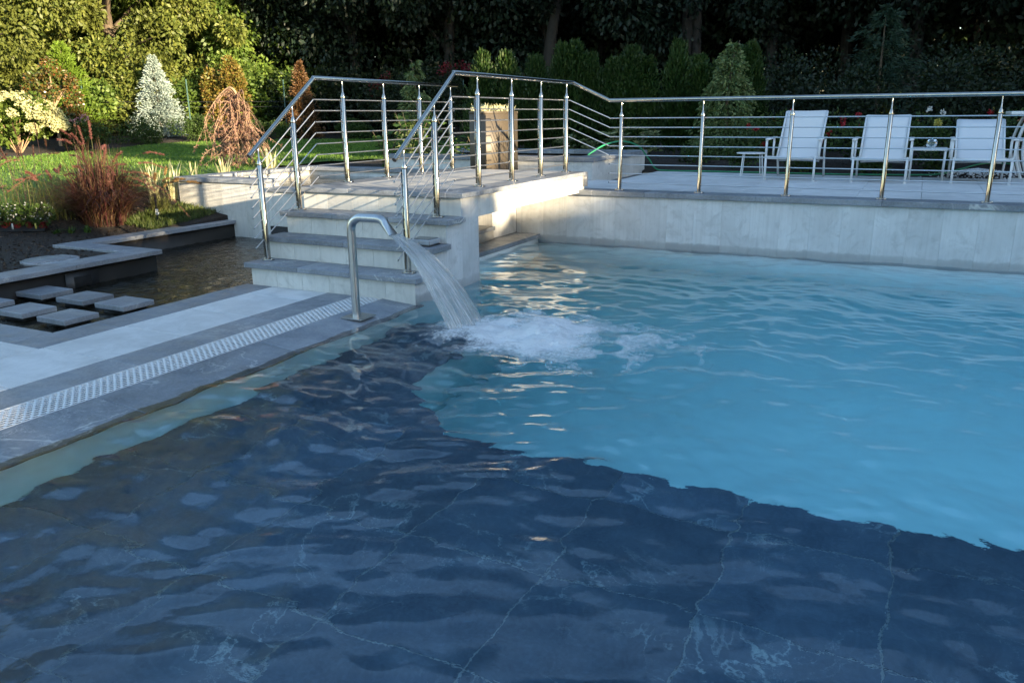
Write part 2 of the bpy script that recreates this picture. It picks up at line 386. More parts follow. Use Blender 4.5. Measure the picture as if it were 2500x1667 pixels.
lq = np.stack([Il[:-1, :-1], Il[:-1, 1:], Il[1:, 1:], Il[1:, :-1]], -1)[keep]
tag(ob('lawn', npmesh('lawn', np.stack([LX, LY, LZ], -1), lq, smooth=True), m_lawn), kind='structure')

# ================================================================== pool
ZP, RI, TR, YS = .832, .203, .2556, 5.2246
XE = -3.505
pool = MB()
pool.box(-4.09, 6.2, .95, 8.80, -1.30, -1.16)                                   # deep floor
shell = tag(ob('pool_floor', pool, m_plaster), kind='structure')
ob('pool_side_wall', MB().box(-3.62, -3.52, .75, 6.34, -1.5, -.03), m_poolwall, shell)
ob('pool_side_wall', MB().box(6.2, 6.3, .75, 8.8, -1.5, .0), m_poolwall, shell)
ob('pool_side_wall', MB().box(-3.52, 6.2, .75, .95, -1.5, -.03), m_poolwall, shell)
# shallow shelf: plaster riser and dark stone tiles, chamfered inner corner
ob('shelf_riser', MB().box(-3.515, 6.19, .96, 3.36, -1.5, -.475), m_poolwall, shell)
ob('shelf_riser', MB().box(-3.514, -2.76, 3.36, 5.26, -1.5, -.476), m_poolwall, shell)
sh = tag(ob('pool_shelf', MB().box(-3.512, 6.18, .97, 3.355, -.475, -.4525), m_grout), kind='structure')
ob('shelf_bed', MB().box(-3.512, -2.765, 3.355, 5.255, -.4755, -.4527), m_grout, sh)
xj = [-3.51, -2.95, -2.34, -1.735, -1.13, -.52, .08, .69, 1.3, 1.91, 2.52, 3.13, 3.74, 4.35, 4.96, 5.57, 6.17]
yj = [.98, 1.26, 1.87, 2.48, 3.09, 3.40]
for i in range(len(xj)-1):
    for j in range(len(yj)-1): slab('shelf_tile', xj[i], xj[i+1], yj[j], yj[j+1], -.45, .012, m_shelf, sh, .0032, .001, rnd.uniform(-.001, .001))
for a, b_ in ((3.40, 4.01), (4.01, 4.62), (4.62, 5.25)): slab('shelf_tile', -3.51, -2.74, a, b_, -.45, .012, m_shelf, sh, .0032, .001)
bm = bmesh.new()
for zz in (-.476, -.4512):
    [bm.verts.new((x, y, zz)) for x, y in ((-2.745, 3.395), (-2.12, 3.395), (-2.745, 3.98))]
bm.verts.ensure_lookup_table(); vv = bm.verts
bm.faces.new((vv[3], vv[4], vv[5])); bm.faces.new((vv[1], vv[2], vv[5], vv[4])); bm.faces.new((vv[0], vv[3], vv[5], vv[2])); bm.faces.new((vv[2], vv[1], vv[0])); bm.faces.new((vv[0], vv[1], vv[4], vv[3]))
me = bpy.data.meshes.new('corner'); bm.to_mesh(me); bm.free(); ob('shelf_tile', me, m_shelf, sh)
# water surface with real waves
IMP = np.array([-2.55, 4.85])
wrs = np.random.RandomState(11)
NW = 54
lam = np.exp(wrs.uniform(math.log(.10), math.log(.85), NW)); th = wrs.uniform(0, 2*PI, NW); ph = wrs.uniform(0, 2*PI, NW)
amp = .00105*(lam/.4)**1.1
lam_s = wrs.uniform(.06, .12, 22); th_s = wrs.uniform(0, 2*PI, 22); ph_s = wrs.uniform(0, 2*PI, 22)
def waves(X, Y):
    d = np.hypot(X-IMP[0], Y-IMP[1]); Z = np.zeros_like(X)
    wx = X+.10*np.sin(Y*1.7+.6)+.06*np.sin(Y*3.9+X*1.1); wy = Y+.10*np.sin(X*1.9)+.06*np.sin(X*4.3-Y*.7)
    for l, a, t_, p in zip(lam, amp, th, ph):
        k = 2*PI/l
        g = .5+.5*np.sin(.9*X*math.cos(t_+1)+1.1*Y*math.sin(t_+1)+p*3)
        Z += a*(.35+1.1*g)*np.sin(k*(wx*math.cos(t_)+wy*math.sin(t_))+p)
    ch = np.clip(.28+1.0*np.exp(-d/2.2)+.6*np.sin(1.3*X-.7*Y+.4)*np.sin(.8*X+1.5*Y)+1.5*np.exp(-((Y-3.05)/.42)**2)*np.clip((X+2.4)/.5, 0, 1), 0, 1.9)
    for l, t_, p in zip(lam_s, th_s, ph_s): Z += .00015*(l/.09)*ch*np.sin(2*PI/l*(wx*math.cos(t_)+wy*math.sin(t_))+p)
    e = np.exp(-d/1.1)
    Z *= .85+.9*e
    Z += .008*np.exp(-d/1.3)*np.sin(2*PI*d/.33+.5*np.sin(3*np.arctan2(Y-IMP[1], X-IMP[0])))*np.clip(d/.4, 0, 1)
    Z += .0035*np.exp(-d/3.0)*np.sin(2*PI*d/.21+1.2*np.sin(5*np.arctan2(Y-IMP[1], X-IMP[0])))*np.clip(d/.6, 0, 1)
    Z += .012*np.exp(-(d/.55)**2)*np.sin(X*17+2*np.sin(Y*9))*np.sin(Y*19+1.5*np.sin(X*8))
    return Z
wx_ = np.concatenate([np.arange(-4.07, 1.6, .0185), np.arange(1.6, 6.2, .06), [6.2]]); wy_ = np.concatenate([np.arange(.955, 8.80, .0185), [8.80]])
X, Y = np.meshgrid(wx_, wy_); Z = waves(X, Y)
Iw = np.arange(X.size).reshape(X.shape); cxm = (X[:-1, :-1]+X[1:, 1:])/2; cym = (Y[:-1, :-1]+Y[1:, 1:])/2
kp = (cxm > -3.475) | ((cxm > -3.53) & (cym > 5.27)) | (cym > 6.33)
wq = np.stack([Iw[:-1, :-1], Iw[:-1, 1:], Iw[1:, 1:], Iw[1:, :-1]], -1)[kp]
used = np.unique(wq); remap = np.full(X.size, -1); remap[used] = np.arange(len(used))
tag(ob('pool_water', npmesh('pool_water', np.stack([X, Y, Z], -1).reshape(-1, 3)[used], remap[wq], smooth=True), m_water), kind='structure')

# ================================================================== near deck
dk = tag(ob('pool_deck', MB().box(-7.38, -3.60, -4, 3.36, -.6, -.035).box(-5.33, -3.602, 3.361, 5.27, -.6, -.036), m_bed), kind='structure')
ZD = .02
yjn = [-4+.612*k for k in range(0, 12)]
yw = [3.117-.612*k for k in range(11, 0, -1)]+[3.117, 3.735, 4.345, 4.957, 5.27]
for a, b_ in zip(yw[:-1], yw[1:]): slab('paving_tile', -5.07, -4.442, a, b_, ZD, .045, m_white, dk, .0034, .002, rnd.uniform(-.0008, .0008))
for k in range(0, 4):
    for a, b_ in zip(yw[:11], yw[1:12]):
        y1 = min(b_, 3.09)
        slab('paving_tile', -5.07-.612*(k+1), -5.07-.612*k, a, y1, ZD, .045, m_white, dk, .0034, .002, rnd.uniform(-.0008, .0008))
for a, b_ in ((3.09, 3.70), (3.70, 4.92), (4.92, 5.27)): slab('border_stone', -5.375, -5.07, a, b_, ZD, .045, m_grey, dk, .0015, .003)
for a, b_ in ((-7.38, -6.6), (-6.6, -5.375)): slab('border_stone', a, b_, 3.09, 3.395, ZD, .045, m_grey, dk, .0015, .003)
yc = [3.117-1.218*k for k in range(5, 0, -1)]+[3.117, 4.335, 5.27]
for a, b_ in zip(yc[:-1], yc[1:]):
    slab('border_stone', -4.442, -4.139, a, b_, ZD, .045, m_grey, dk, .0015, .003)
yk = [2.62-1.218*k for k in range(5, 0, -1)]+[2.62, 3.84, 5.28]
for a, b_ in zip(yk[:-1], yk[1:]):                       # pool edge stones fall slightly into the water
    me = cbox(-3.462+3.869-.002, b_-a-.003, .05, .004).copy(); me.materials.clear()
    for v_ in me.vertices:
        if v_.co.x > .05 and v_.co.z > -.02: v_.co.z -= .030
    ob('coping_stone', me, m_coping, dk, ((-3.462-3.869)/2, (a+b_)/2, ZD))
# pool edge behind the camera and on the far right
dk2 = tag(ob('terrace_paving', MB().box(-3.60, 6.6, -4, .74, -.6, -.037), m_bed), kind='structure')
for i in range(17):
    for j in range(8): slab('paving_tile', -3.6+.6*i, -3.0+.6*i, .4-.6*(j+1), .4-.6*j, ZD, .045, m_white, dk2, .0015, .002)
for i in range(8): slab('coping_stone', -3.46+1.2*i, -2.26+1.2*i, .402, .98, ZD-.01, .05, m_stone, dk2, .0015, .003)
# drain grate: perforated sections
gr = empty('drain_grate', (-4.005, 1, 0), 'long white perforated drain grate set in the deck along the pool', 'grate')
ROWS = 9; gw = .262; px_ = gw/ROWS; py_ = .044
def grate_mesh(L):
    V = []; Q = []; n = 0; nc = int(round(L/py_))
    a, b_ = .34, .36
    for r in range(ROWS):
        x0 = -gw/2+r*px_
        for c in range(nc+(r % 2)):
            y0 = c*py_-(py_/2 if r % 2 else 0); y1 = y0+py_
            y0c, y1c = max(0, y0), min(nc*py_, y1)
            cx = x0+px_/2; cy_ = (y0+y1)/2; hx = px_*a; hy = py_*b_
            hy0, hy1 = max(cy_-hy, y0c+.001), min(cy_+hy, y1c-.001)
            if hy1 <= hy0+.002: continue
            o = [(x0, y0c), (x0+px_, y0c), (x0+px_, y1c), (x0, y1c)]; h = [(cx-hx, hy0), (cx+hx, hy0), (cx+hx, hy1), (cx-hx, hy1)]
            for z in (0, ): V += [(x, y, z) for x, y in o]+[(x, y, z) for x, y in h]+[(x, y, -.003) for x, y in h]
            for k in range(4):
                k2 = (k+1) % 4; Q += [(n+k, n+k2, n+4+k2, n+4+k), (n+4+k, n+4+k2, n+8+k2, n+8+k)]
            n += 12
    return npmesh('grate_section', V, Q)
gm = grate_mesh(1.012); gm.materials.append(m_grate)
for k in range(7):
    L0 = 5.268-1.014*(k+1)
    o = ob('grate_section', gm, m_grate, gr, (-4.005, L0, ZD-.001))
ob('channel', MB().box(-4.137, -3.872, -1.9, 5.27, -.034, -.03), m_black, gr)
for x in (-4.1375, -3.8735): ob('edge_rail', MB().box(x-.0035, x+.0035, -1.9, 5.268, -.03, ZD+.001), m_grate, gr)

# ================================================================== bridge with steps
br = empty('footbridge', (-4.4, 5.6, 0), 'pale stone footbridge with four grey-edged steps beside the pool', 'bridge')
XL, XR = -5.347, -3.4915
for k in range(3):                                        # step blocks
    y0 = YS+.045+TR*k; z0 = ZD+RI*k if k else -.6; z1 = ZD+RI*(k+1)-.046
    n = 6; w = (XR-.048-(XL+.047))/n
    for i in range(n):
        x0 = XL+.047+w*i
        slab('riser_panel', x0, x0+w, y0, y0+.02, z1, z1-(ZD+RI*k)+.0 if k else z1+.02, m_wallw, br, .0008, .0012)
    y1 = YS+.045+TR*(k+1)
    ob('step_core', MB().box(XL+.049, XR-.05, y0+.0205, y1+.02, -.6 if k == 0 else ZD+RI*k-.05, z1-.001), m_wallw, br)
    zt = ZD+RI*(k+1); yb = YS+TR*(k+1)+.045
    j = [XL, XL+.62, XL+1.24, XR] if k != 1 else [XL, XL+.93, XR]
    for a, b_ in zip(j[:-1], j[1:]): slab('tread_stone', a, b_, YS+TR*k, yb, zt, .045, m_stone, br, .0006, .004)
# top riser
n = 6; w = (XR-.048-(XL+.047))/n
for i in range(n): slab('riser_panel', XL+.047+w*i, XL+.047+w*(i+1), 6.037, 6.057, ZP-.046, RI-.046, m_wallw, br, .0008, .0012)
ob('pier', MB().box(XL+.05, XR-.0505, 6.0575, 6.345, -1.5, ZP-.047), m_wallw, br)
ob('deck_slab', MB().box(XL+.051, XR-.06, 6.3455, 8.93, .60, ZP-.048), m_wallw, br)
# side cladding towards the pool: stair cheek, pier, fascia (each panel its own piece)
def cheek(y0, y1, zt, zb=-.12):
    ob('underwater_panel', MB().box(XR-.0505, XR-.0475, y0+.0003, y1-.0003, -1.5, -.1205), m_plaster, br)
    return slab('side_panel', XR-.05, XR-.046, y0, y1, zt, zt-zb, m_panel, br, .0003, .0008)
cheek(YS+.046, YS+.045+TR, ZD+RI-.047); cheek(YS+.045+TR, YS+.045+2*TR, ZD+2*RI-.047); cheek(YS+.045+2*TR, 6.04, ZD+3*RI-.047)
cheek(6.04, 6.345, ZP-.047)
for a, b_ in ((6.345, 6.95), (6.95, 7.56), (7.56, 8.17), (8.17, 8.78), (8.78, 8.94)): slab('fascia_panel', XR-.0605, XR-.046, a, b_, ZP-.047, .19, m_wallw, br, .0004, .001)
# platform paving
for a, b_ in ((XL, XL+.62), (XL+.62, XL+1.24), (XL+1.24, XR)): slab('platform_coping', a, b_, 5.991, 6.30, ZP, .045, m_stone, br, .0008, .004)
for a, b_ in ((6.30, 7.17), (7.17, 8.04), (8.04, 8.905)):
    slab('platform_coping', XR-.30, XR, a, b_, ZP, .045, m_stone, br, .0008, .004); slab('platform_coping', XL, XL+.30, a, b_, ZP, .045, m_stone, br, .0008, .004)
    for c, d in ((XL+.30, (XL+XR)/2), ((XL+XR)/2, XR-.30)): slab('platform_tile', c, d, a, b_, ZP-.001, .04, m_plat, br, .0015, .002)
ob('platform_end_trim', MB().box(XL, XR, 8.9065, 8.93, ZP-.17, ZP-.004), m_stone, br)
# bench ledge in the recess below the bridge
rc = empty('bench_ledge', (-4.3, 7.5, 0), 'stone ledge and step in the shaded recess under the bridge', 'ledge')
for a, b_ in ((6.346, 6.96), (6.96, 7.57), (7.57, 8.18), (8.18, 8.795)): slab('ledge_slab', -4.40, -4.045, a, b_, .085, .05, m_grey, rc, .0008, .003)
ob('ledge_base', MB().box(-4.40, -4.075, 6.346, 8.796, -1.5, .0345), m_plaster, rc)
ob('step_riser', MB().box(-4.80, -4.352, 6.347, 8.165, .086, .19), m_wallw, rc)
slab('step_slab', -4.80, -4.335, 6.347, 8.175, .237, .046, m_grey, rc, .0008, .003)
for a, b_ in ((8.176, 8.48), (8.48, 8.797)): slab('recess_panel', -4.80, -4.372, a, b_, .599, .51, m_panel, rc, .0005, .001)
ob('back_wall', MB().box(-4.86, -4.8, 6.35, 8.17, .0, .599), m_panel, rc)

# ================================================================== far retaining wall of the pool
wl = empty('retaining_wall', (0, 8.9, -1.5), 'white panelled pool wall with dark stone coping below the railing', 'wall')
x = -.043-.305*15
while x < 6.2:
    a = max(x, -4.3715); b_ = x+.305
    if b_ > -4.37: slab('wall_panel', a, b_, 8.80, 8.822, .568 if b_ > -3.6 else .598, .70, m_panel, wl, .0004, .0008, 0)
    x += .305
ob('wall_core', MB().box(-4.37, 6.3, 8.8225, 9.05, -.14, .56), m_bed, wl)
ob('underwater_wall', MB().box(-4.37, 6.3, 8.806, 9.05, -1.5, -.1405), m_plaster, wl)
xs = [-3.61, -2.739, -1.516, -.295, .926, 2.147, 3.37, 4.59, 5.81, 6.5]
for a, b_ in zip(xs[:-1], xs[1:]): slab('coping_stone', a, b_, 8.762, 9.062, .6275, .058, m_stone, wl, .0008, .004)
# far terrace
tr = tag(ob('terrace', MB().box(-4.9, 6.6, 9.051, 12.18, .2, .58), m_bed), kind='structure')
for i in range(-9, 11):
    for j in range(5):
        x0 = .05+.61*i; y0 = 9.064+.622*j
        if x0 < -3.9 and y0 > 9.9: continue
        slab('paving_tile', max(x0, -5.33), x0+.61, y0, y0+.622, .6265, .045, m_white, tr, .0015, .002, rnd.uniform(-.0008, .0008))
ob('edge_strip', MB().box(-3.85, 6.6, 12.181, 12.30, .4, .60), plain('sandy_edging', (.36, .30, .24), .8), tr)

# ================================================================== raised basin behind the bridge
bs = empty('raised_basin', (-5.5, 11.2, .6), 'white walled raised basin with dark coping behind the bridge', 'basin')
bx0, bx1, by0, by1 = -7.2, -3.9, 10.13, 12.43
for i in range(6):
    w = (bx1-bx0)/6; slab('wall_panel', bx0+w*i, bx0+w*(i+1), by0, by0+.03, .868, .36, m_wallw, bs, .0008, .0015)
for i in range(4):
    w = (by1-by0-.03)/4; slab('wall_panel', bx1-.03, bx1, by0+.03+w*i, by0+.03+w*(i+1), .868, .36, m_wallw, bs, .0008, .0015)
ob('wall_core', MB().box(bx0, bx1-.031, by0+.031, by0+.22, .4, .866).box(bx1-.22, bx1-.0315, by0+.22, by1, .4, .865).box(bx0, bx1-.22, by1-.2, by1-.001, .4, .864).box(bx0, bx0+.2, by0+.22, by1-.2, .4, .863), m_liner, bs)
for a, b_ in ((bx0-.03, -6.1), (-6.1, -5.0), (-5.0, bx1+.03)):
    slab('coping_stone', a, b_, by0-.03, by0+.27, .932, .062, m_stone, bs, .0008, .004); slab('coping_stone', a, b_-(.30 if b_ > -4 else 0), by1-.27, by1+.03, .932, .062, m_stone, bs, .0008, .004)
for a, b_ in ((by0+.27, 11.4), (11.4, by1+.03)): slab('coping_stone', bx1-.27, bx1+.03, a, b_, .932, .062, m_stone, bs, .0008, .004)
ob('water', MB().box(bx0+.2, bx1-.22, by0+.22, by1-.2, .5, .80), m_liner, bs)

# upper pond left of the bridge
up_ = empty('upper_pond', (-7, 8.8, .1), 'raised upper pond with a white wall and dark coping against the bridge', 'pond')
wx = [-8.84, -8.45, -8.05, -7.66, -7.28]
for a, b_ in zip(wx[:-1], wx[1:]): slab('wall_panel', a, b_, 7.63, 7.655, .67, .72, m_wallw, up_, .0008, .0015)
for a, b_ in ((-7.28, -6.9), (-6.9, -6.5), (-6.5, -6.1), (-6.1, -5.7), (-5.7, -5.30)): slab('wall_panel', a, b_, 7.63, 7.655, .585, .43, m_wallw, up_, .0008, .0015)
ob('wall_core', MB().box(-8.84, -7.28, 7.656, 7.86, -.1, .668).box(-7.279, -5.297, 7.656, 7.86, -.1, .583).box(-8.839, -8.62, 7.861, 10.2, -.1, .669).box(-8.62, -5.3, 10.0, 10.2, -.1, .667).box(-5.9, -5.31, 9.05, 10.0, -.1, .62), m_wallw, up_)
for a, b_ in ((-8.88, -8.05), (-8.05, -7.27)): slab('coping_stone', a, b_, 7.595, 7.895, .73, .058, m_stone, up_, .0008, .004)
for a, b_ in ((-7.269, -6.45), (-6.45, -5.35)): slab('coping_stone', a, b_, 7.595, 7.895, .635, .05, m_stone, up_, .0008, .004)
for a, b_ in ((7.895, 8.45), (8.45, 9.0), (9.0, 9.6), (9.6, 10.23)): slab('coping_stone', -8.88, -8.57, a, b_, .73, .058, m_stone, up_, .008, .004)
for a, b_ in ((-8.57, -7.7), (-7.7, -6.8), (-6.8, -5.9), (-5.9, -5.36)): slab('coping_stone', a, b_, 9.97, 10.23, .73, .058, m_stone, up_, .0008, .004)
ob('pond_lining', MB().box(-8.62, -5.30, 7.86, 10.0, -.1, .25), m_liner, up_)
pw = tag(ob('upper_pond_water', npmesh('w', [(-8.62, 7.86, .60), (-5.3, 7.86, .60), (-5.3, 10, .60), (-8.62, 10, .60)], [(0, 1, 2, 3)]), m_basin), kind='structure')

# ================================================================== lower pond
pd = empty('pond_edging', (-7.2, 5.5, 0), 'angled grey coping and dark lined wall round the lower pond', 'pond edge')
for a, b_ in ((1.0, 2.2), (2.2, 3.4), (3.4, 4.6), (4.6, 5.285)): slab('coping_stone', -7.05, -6.765, a, b_, .20, .045, m_grey, pd, .0008, .004)
for a, b_ in ((-8.125, -7.45), (-7.45, -6.765)): slab('coping_stone', a, b_, 5.285, 5.545, .20, .045, m_grey, pd, .0008, .004)
for a, b_ in ((5.545, 6.6), (6.6, 7.628)): slab('coping_stone', -8.11, -7.855, a, b_, .20, .045, m_grey, pd, .0008, .004)
ob('lined_wall', MB().box(-7.03, -6.82, 1.0, 5.50, -.7, .154), m_liner, pd)
ob('lined_wall', MB().box(-8.10, -7.031, 5.30, 5.50, -.7, .153), m_liner, pd)
ob('lined_wall', MB().box(-8.09, -7.90, 5.501, 7.63, -.7, .152), m_liner, pd)
ob('lined_wall', MB().box(-7.899, -5.30, 7.636, 7.70, -.7, .1525), m_liner, pd)
ob('lined_wall', MB().box(-5.345, -5.301, 3.40, 7.63, -.7, -.028), m_liner, pd)
ob('lined_wall', MB().box(-6.82, -5.345, 3.345, 3.385, -.7, -.028), m_liner, pd)
ob('pond_bottom', MB().box(-7.9, -5.3, 3.3, 7.7, -.75, -.70), m_liner, pd)
sk = ob('skimmer_frame', MB().box(-6.819, -6.805, 4.50, 4.83, -.12, .125), m_black, pd)
ob('skimmer_opening', MB().box(-6.806, -6.801, 4.58, 4.75, -.05, .085), plain('opening_dark', (.003, .003, .003), .9), sk)
for nm, x0, x1, y0, y1 in (('a', -6.82, -5.345, 3.385, 5.5), ('b', -7.9, -5.30, 5.5, 7.636)): pass
xs_ = np.arange(-7.9, -5.33, .03); ys_ = np.arange(3.385, 7.64, .03); X, Y = np.meshgrid(xs_, ys_)
Zp = -.012+.0036*(np.sin(X*19+3*np.sin(Y*5))*np.sin(Y*23+2*np.sin(X*6))+.6*np.sin(X*9-Y*31)+.5*np.sin(Y*41+X*17))
Ip = np.arange(X.size).reshape(X.shape); kp = ((X > -6.84) | (Y > 5.49))[:-1, :-1]
pq = np.stack([Ip[:-1, :-1], Ip[:-1, 1:], Ip[1:, 1:], Ip[1:, :-1]], -1)[kp]
tag(ob('pond_water', npmesh('pond_water', np.stack([X, Y, Zp], -1), pq, smooth=True), m_pond), kind='structure')
wh = ('beside the deck border in the row nearer the steps', 'centre stone of the row nearer the steps', 'by the dark pond wall in the row nearer the steps', 'beside the deck border in the row nearer the paved corner', 'centre stone of the row nearer the paved corner', 'by the dark pond wall in the row nearer the paved corner')
for k, (x0, x1, y0, y1) in enumerate(((-5.793, -5.45, 4.035, 4.325), (-6.275, -5.935, 4.035, 4.325), (-6.81, -6.46, 4.035, 4.325), (-5.79, -5.464, 3.55, 3.835), (-6.30, -5.965, 3.55, 3.835), (-6.80, -6.50, 3.55, 3.835))):
    e_ = empty('stepping_stone', ((x0+x1)/2, (y0+y1)/2, -.7), 'grey pond stepping stone '+wh[k], 'stepping stone', 'stepping stones in the pond')
    slab('stone_top', x0, x1, y0, y1, .06, .042, m_grey, e_, 0, .004)
    ob('pedestal', MB().box(x0+.05, x1-.05, y0+.04, y1-.04, -.7, .0175), m_black, e_)

# ================================================================== railings
HH = [.085+.103*k for k in range(8)]
def bulb(p, r=.0085):
    return MB().lathe([(0, -r), (r*.7, -r*.7), (r, 0), (r*.7, r*.7), (0, r)], p, 8)
def post(parent, x, y, z, off, railz=1.0, sh=.825):
    p = ob('post', MB().lathe([(0, 0), (.021, 0), (.021, sh-.004), (.018, sh), (0, sh)], (x, y, z), 16), m_steel, parent)
    ox, oy = off
    hw = (.003, .014) if ox else (.014, .003)
    b_ = ob('rod_strip', MB().box(x+ox-hw[0], x+ox+hw[0], y+oy-hw[1], y+oy+hw[1], z+.03, z+sh-.01), m_steel, p)
    mb = MB()
    for h in (.05, .42, sh-.03): mb.tube([(x, y, z+h), (x+ox, y+oy, z+h)], .004, 6)
    ob('strip_bracket', mb, m_steel, p)['kind'] = 'stuff'
    ob('neck', MB().lathe([(.025, sh+.001), (.0255, sh+.012), (.012, sh+.05), (.008, sh+.058), (.008, sh+.09), (.0055, sh+.094), (.0055, railz-.017), (.012, railz-.012)], (x, y, z), 14), m_steel, p)
    ob('base_plate', MB().box(x-.048, x+.048, y-.032, y+.032, z+.0005, z+.008), m_steel, p)
    mb = MB()
    for dx in (-.038, .038): mb.lathe([(0, .019), (.006, .017), (.0085, .012), (.0085, .0085)], (x+dx, y, z), 8)
    ob('bolt_heads', mb, m_steel, p)['kind'] = 'stuff'
    return p
def rods(parent, A, B, joints=True):
    r = ob('rod', MB().tube([A, B], .0056, 8), m_rod, parent)
    if joints:
        m2 = bulb(A, .0085); m3 = bulb(B, .0085)
        ob('rod_joint', m2, m_steel, r); ob('rod_joint', m3, m_steel, r)
    return r
def rail_tube(parent, pts):
    o = ob('handrail', MB().tube(pts, .0205, 18), m_steel, parent)
    for p in pts[1:-1]: ob('elbow', MB().lathe([(0, -.0215), (.015, -.0155), (.0217, 0), (.015, .0155), (0, .0215)], p, 16), m_steel, o)
    for s, q in ((pts[0], pts[1]), (pts[-1], pts[-2])):
        s = Vector(s); d = (Vector(q)-s).normalized()
        ob('end_cap', MB().tube([s-d*.003, s+d*.006], .0185, 14), m_black, o)
    return o
def stair_part(parent, x):
    post(parent, x, 5.42, ZD+RI, (-.028, 0), 1.02, .85); post(parent, x, 5.90, ZD+3*RI, (-.028, 0), .962, .80)
    for k in range(8): rods(parent, (x-.028, 5.31, .345+.09*k), (x-.028, 6.235, ZP+HH[k]))
YP = (6.652, 7.348, 8.045, 8.742)
r1 = empty('railing', (-5.229, 7, ZP), 'stainless railing on the pond side of the bridge and steps', 'railing', 'steel railings')
stair_part(r1, -5.229)
for y in YP: post(r1, -5.229, y, ZP, (-.028, 0))
for k in range(8): rods(r1, (-5.257, 6.235, ZP+HH[k]), (-5.257, 8.86, ZP+HH[k]))
rail_tube(r1, [(-5.229, 5.30, 1.152), (-5.229, 6.222, 1.832), (-5.229, 8.90, 1.832)])
r2o = empty('railing', (-3.692, 7, ZP), 'stainless railing from the pool side steps along the terrace edge', 'railing', 'steel railings')
stair_part(r2o, -3.692)
for y in YP: post(r2o, -3.692, y, ZP, (-.028, 0))
for k in range(8):
    rods(r2o, (-3.72, 6.235, ZP+HH[k]), (-3.72, 8.90, ZP+HH[k]))
    rods(r2o, (-3.235, 8.951, .6275+HH[k]), (3.45, 8.951, .6275+HH[k]))
    if k >= 3: rods(r2o, (-3.72, 8.90, ZP+HH[k]), (-3.235, 8.951, .6275+HH[k]), False)
for k in range(8): post(r2o, -3.0923+.9268*k, 8.923, .6275, (0, .028))
rail_tube(r2o, [(-3.692, 5.285, 1.147), (-3.692, 6.235, 1.834), (-3.692, 8.921, 1.832), (-3.235, 8.923, 1.629), (3.5, 8.923, 1.629)])

# ================================================================== water spout
sp = empty('water_spout', (-3.69, 4.69, ZD), 'brushed steel water spout pouring into the pool', 'spout')
def arc(c, r, a0, a1, n=8): return [(c[0]+r*math.cos(a0+(a1-a0)*i/n), 4.69, c[1]+r*math.sin(a0+(a1-a0)*i/n)) for i in range(n+1)]
path = [(-3.69, 4.69, ZD+.002), (-3.69, 4.69, .3), (-3.69, 4.69, .66)]+arc((-3.595, .675), .095, PI, PI/2)+[(-3.50, 4.69, .77), (-3.46, 4.69, .77)]+arc((-3.445, .705), .065, PI/2, PI/5, 5)
ob('pipe', MB().tube(path, .0315, 20), m_brush, sp)
# flattened flared nozzle
e0 = np.array(path[-1]); d_ = np.array([.66, 0, -.75]); d_ /= np.linalg.norm(d_); nrm = np.array([.75, 0, .66])
V = []; nn = 20; segs = 6
for i in range(segs+1):
    u = i/segs; c = e0+d_*.115*u-d_*.004; a = .0312*(1-u)+.052*u; h = .0312*(1-u)+.0105*u
    for k in range(nn):
        tt = 2*PI*k/nn; V.append(c+np.array([0, 1, 0])*a*math.copysign(abs(math.cos(tt))**(1-.5*u), math.cos(tt))+nrm*h*math.copysign(abs(math.sin(tt))**(1-.5*u), math.sin(tt)))
Q = [(i*nn+k, i*nn+(k+1) % nn, (i+1)*nn+(k+1) % nn, (i+1)*nn+k) for i in range(segs) for k in range(nn)]
ob('nozzle', npmesh('nozzle', V, Q, smooth=True), m_brush, sp)
tip = e0+d_*.108
slab('base_plate', -3.775, -3.585, 4.60, 4.79, ZD+.004, .01, m_brush, sp, 0, .001)
# falling water: fan shaped sheet with streaks, plus strands
m_jet, t, b = mat('falling_water'); v = coords(t, (1, 1, 1), rand=False, src='UV')
b.inputs['Roughness'].default_value = .08; b.inputs['IOR'].default_value = 1.333; b.inputs['Base Color'].default_value = (.80, .84, .86, 1)
mp = t.nodes.new('ShaderNodeMapping'); mp.inputs['Scale'].default_value = (34, 3.2, 1); t.links.new(v, mp.inputs[0])
st = noise(t, mp.outputs[0], 1.0, 5, .6, .25)
tb = t.nodes.new('ShaderNodeBsdfTransparent'); tb.inputs[0].default_value = (.93, .96, .97, 1)
df = t.nodes.new('ShaderNodeBsdfDiffuse'); df.inputs[0].default_value = (.62, .64, .66, 1)
tl = t.nodes.new('ShaderNodeBsdfTranslucent'); tl.inputs[0].default_value = (.62, .64, .66, 1)
gs = t.nodes.new('ShaderNodeBsdfGlossy'); gs.inputs['Roughness'].default_value = .12
a1 = t.nodes.new('ShaderNodeMixShader'); a1.inputs[0].default_value = .5; t.links.new(df.outputs[0], a1.inputs[1]); t.links.new(tl.outputs[0], a1.inputs[2])
a2 = t.nodes.new('ShaderNodeMixShader'); a2.inputs[0].default_value = .22; t.links.new(a1.outputs[0], a2.inputs[1]); t.links.new(gs.outputs[0], a2.inputs[2])
a3 = t.nodes.new('ShaderNodeMixShader'); t.links.new(ramp(t, st, [(.28, (.12,)*3), (.5, (.38,)*3), (.74, (.80,)*3)]), a3.inputs[0])
t.links.new(tb.outputs[0], a3.inputs[1]); t.links.new(a2.outputs[0], a3.inputs[2]); t.links.new(a3.outputs[0], t.nodes['Material Output'].inputs[0])
bp = t.nodes.new('ShaderNodeBump'); bp.inputs['Strength'].default_value = .6; bp.inputs['Distance'].default_value = .02; t.links.new(st, bp.inputs['Height']); t.links.new(bp.outputs[0], gs.inputs['Normal'])
g_ = 9.81; v0 = 1.05
tf = (-v0*.75+math.sqrt((v0*.75)**2+2*g_*(tip[2]+.02)))/g_
sx_ = (-2.80-tip[0])/tf
NU, NV = 40, 46
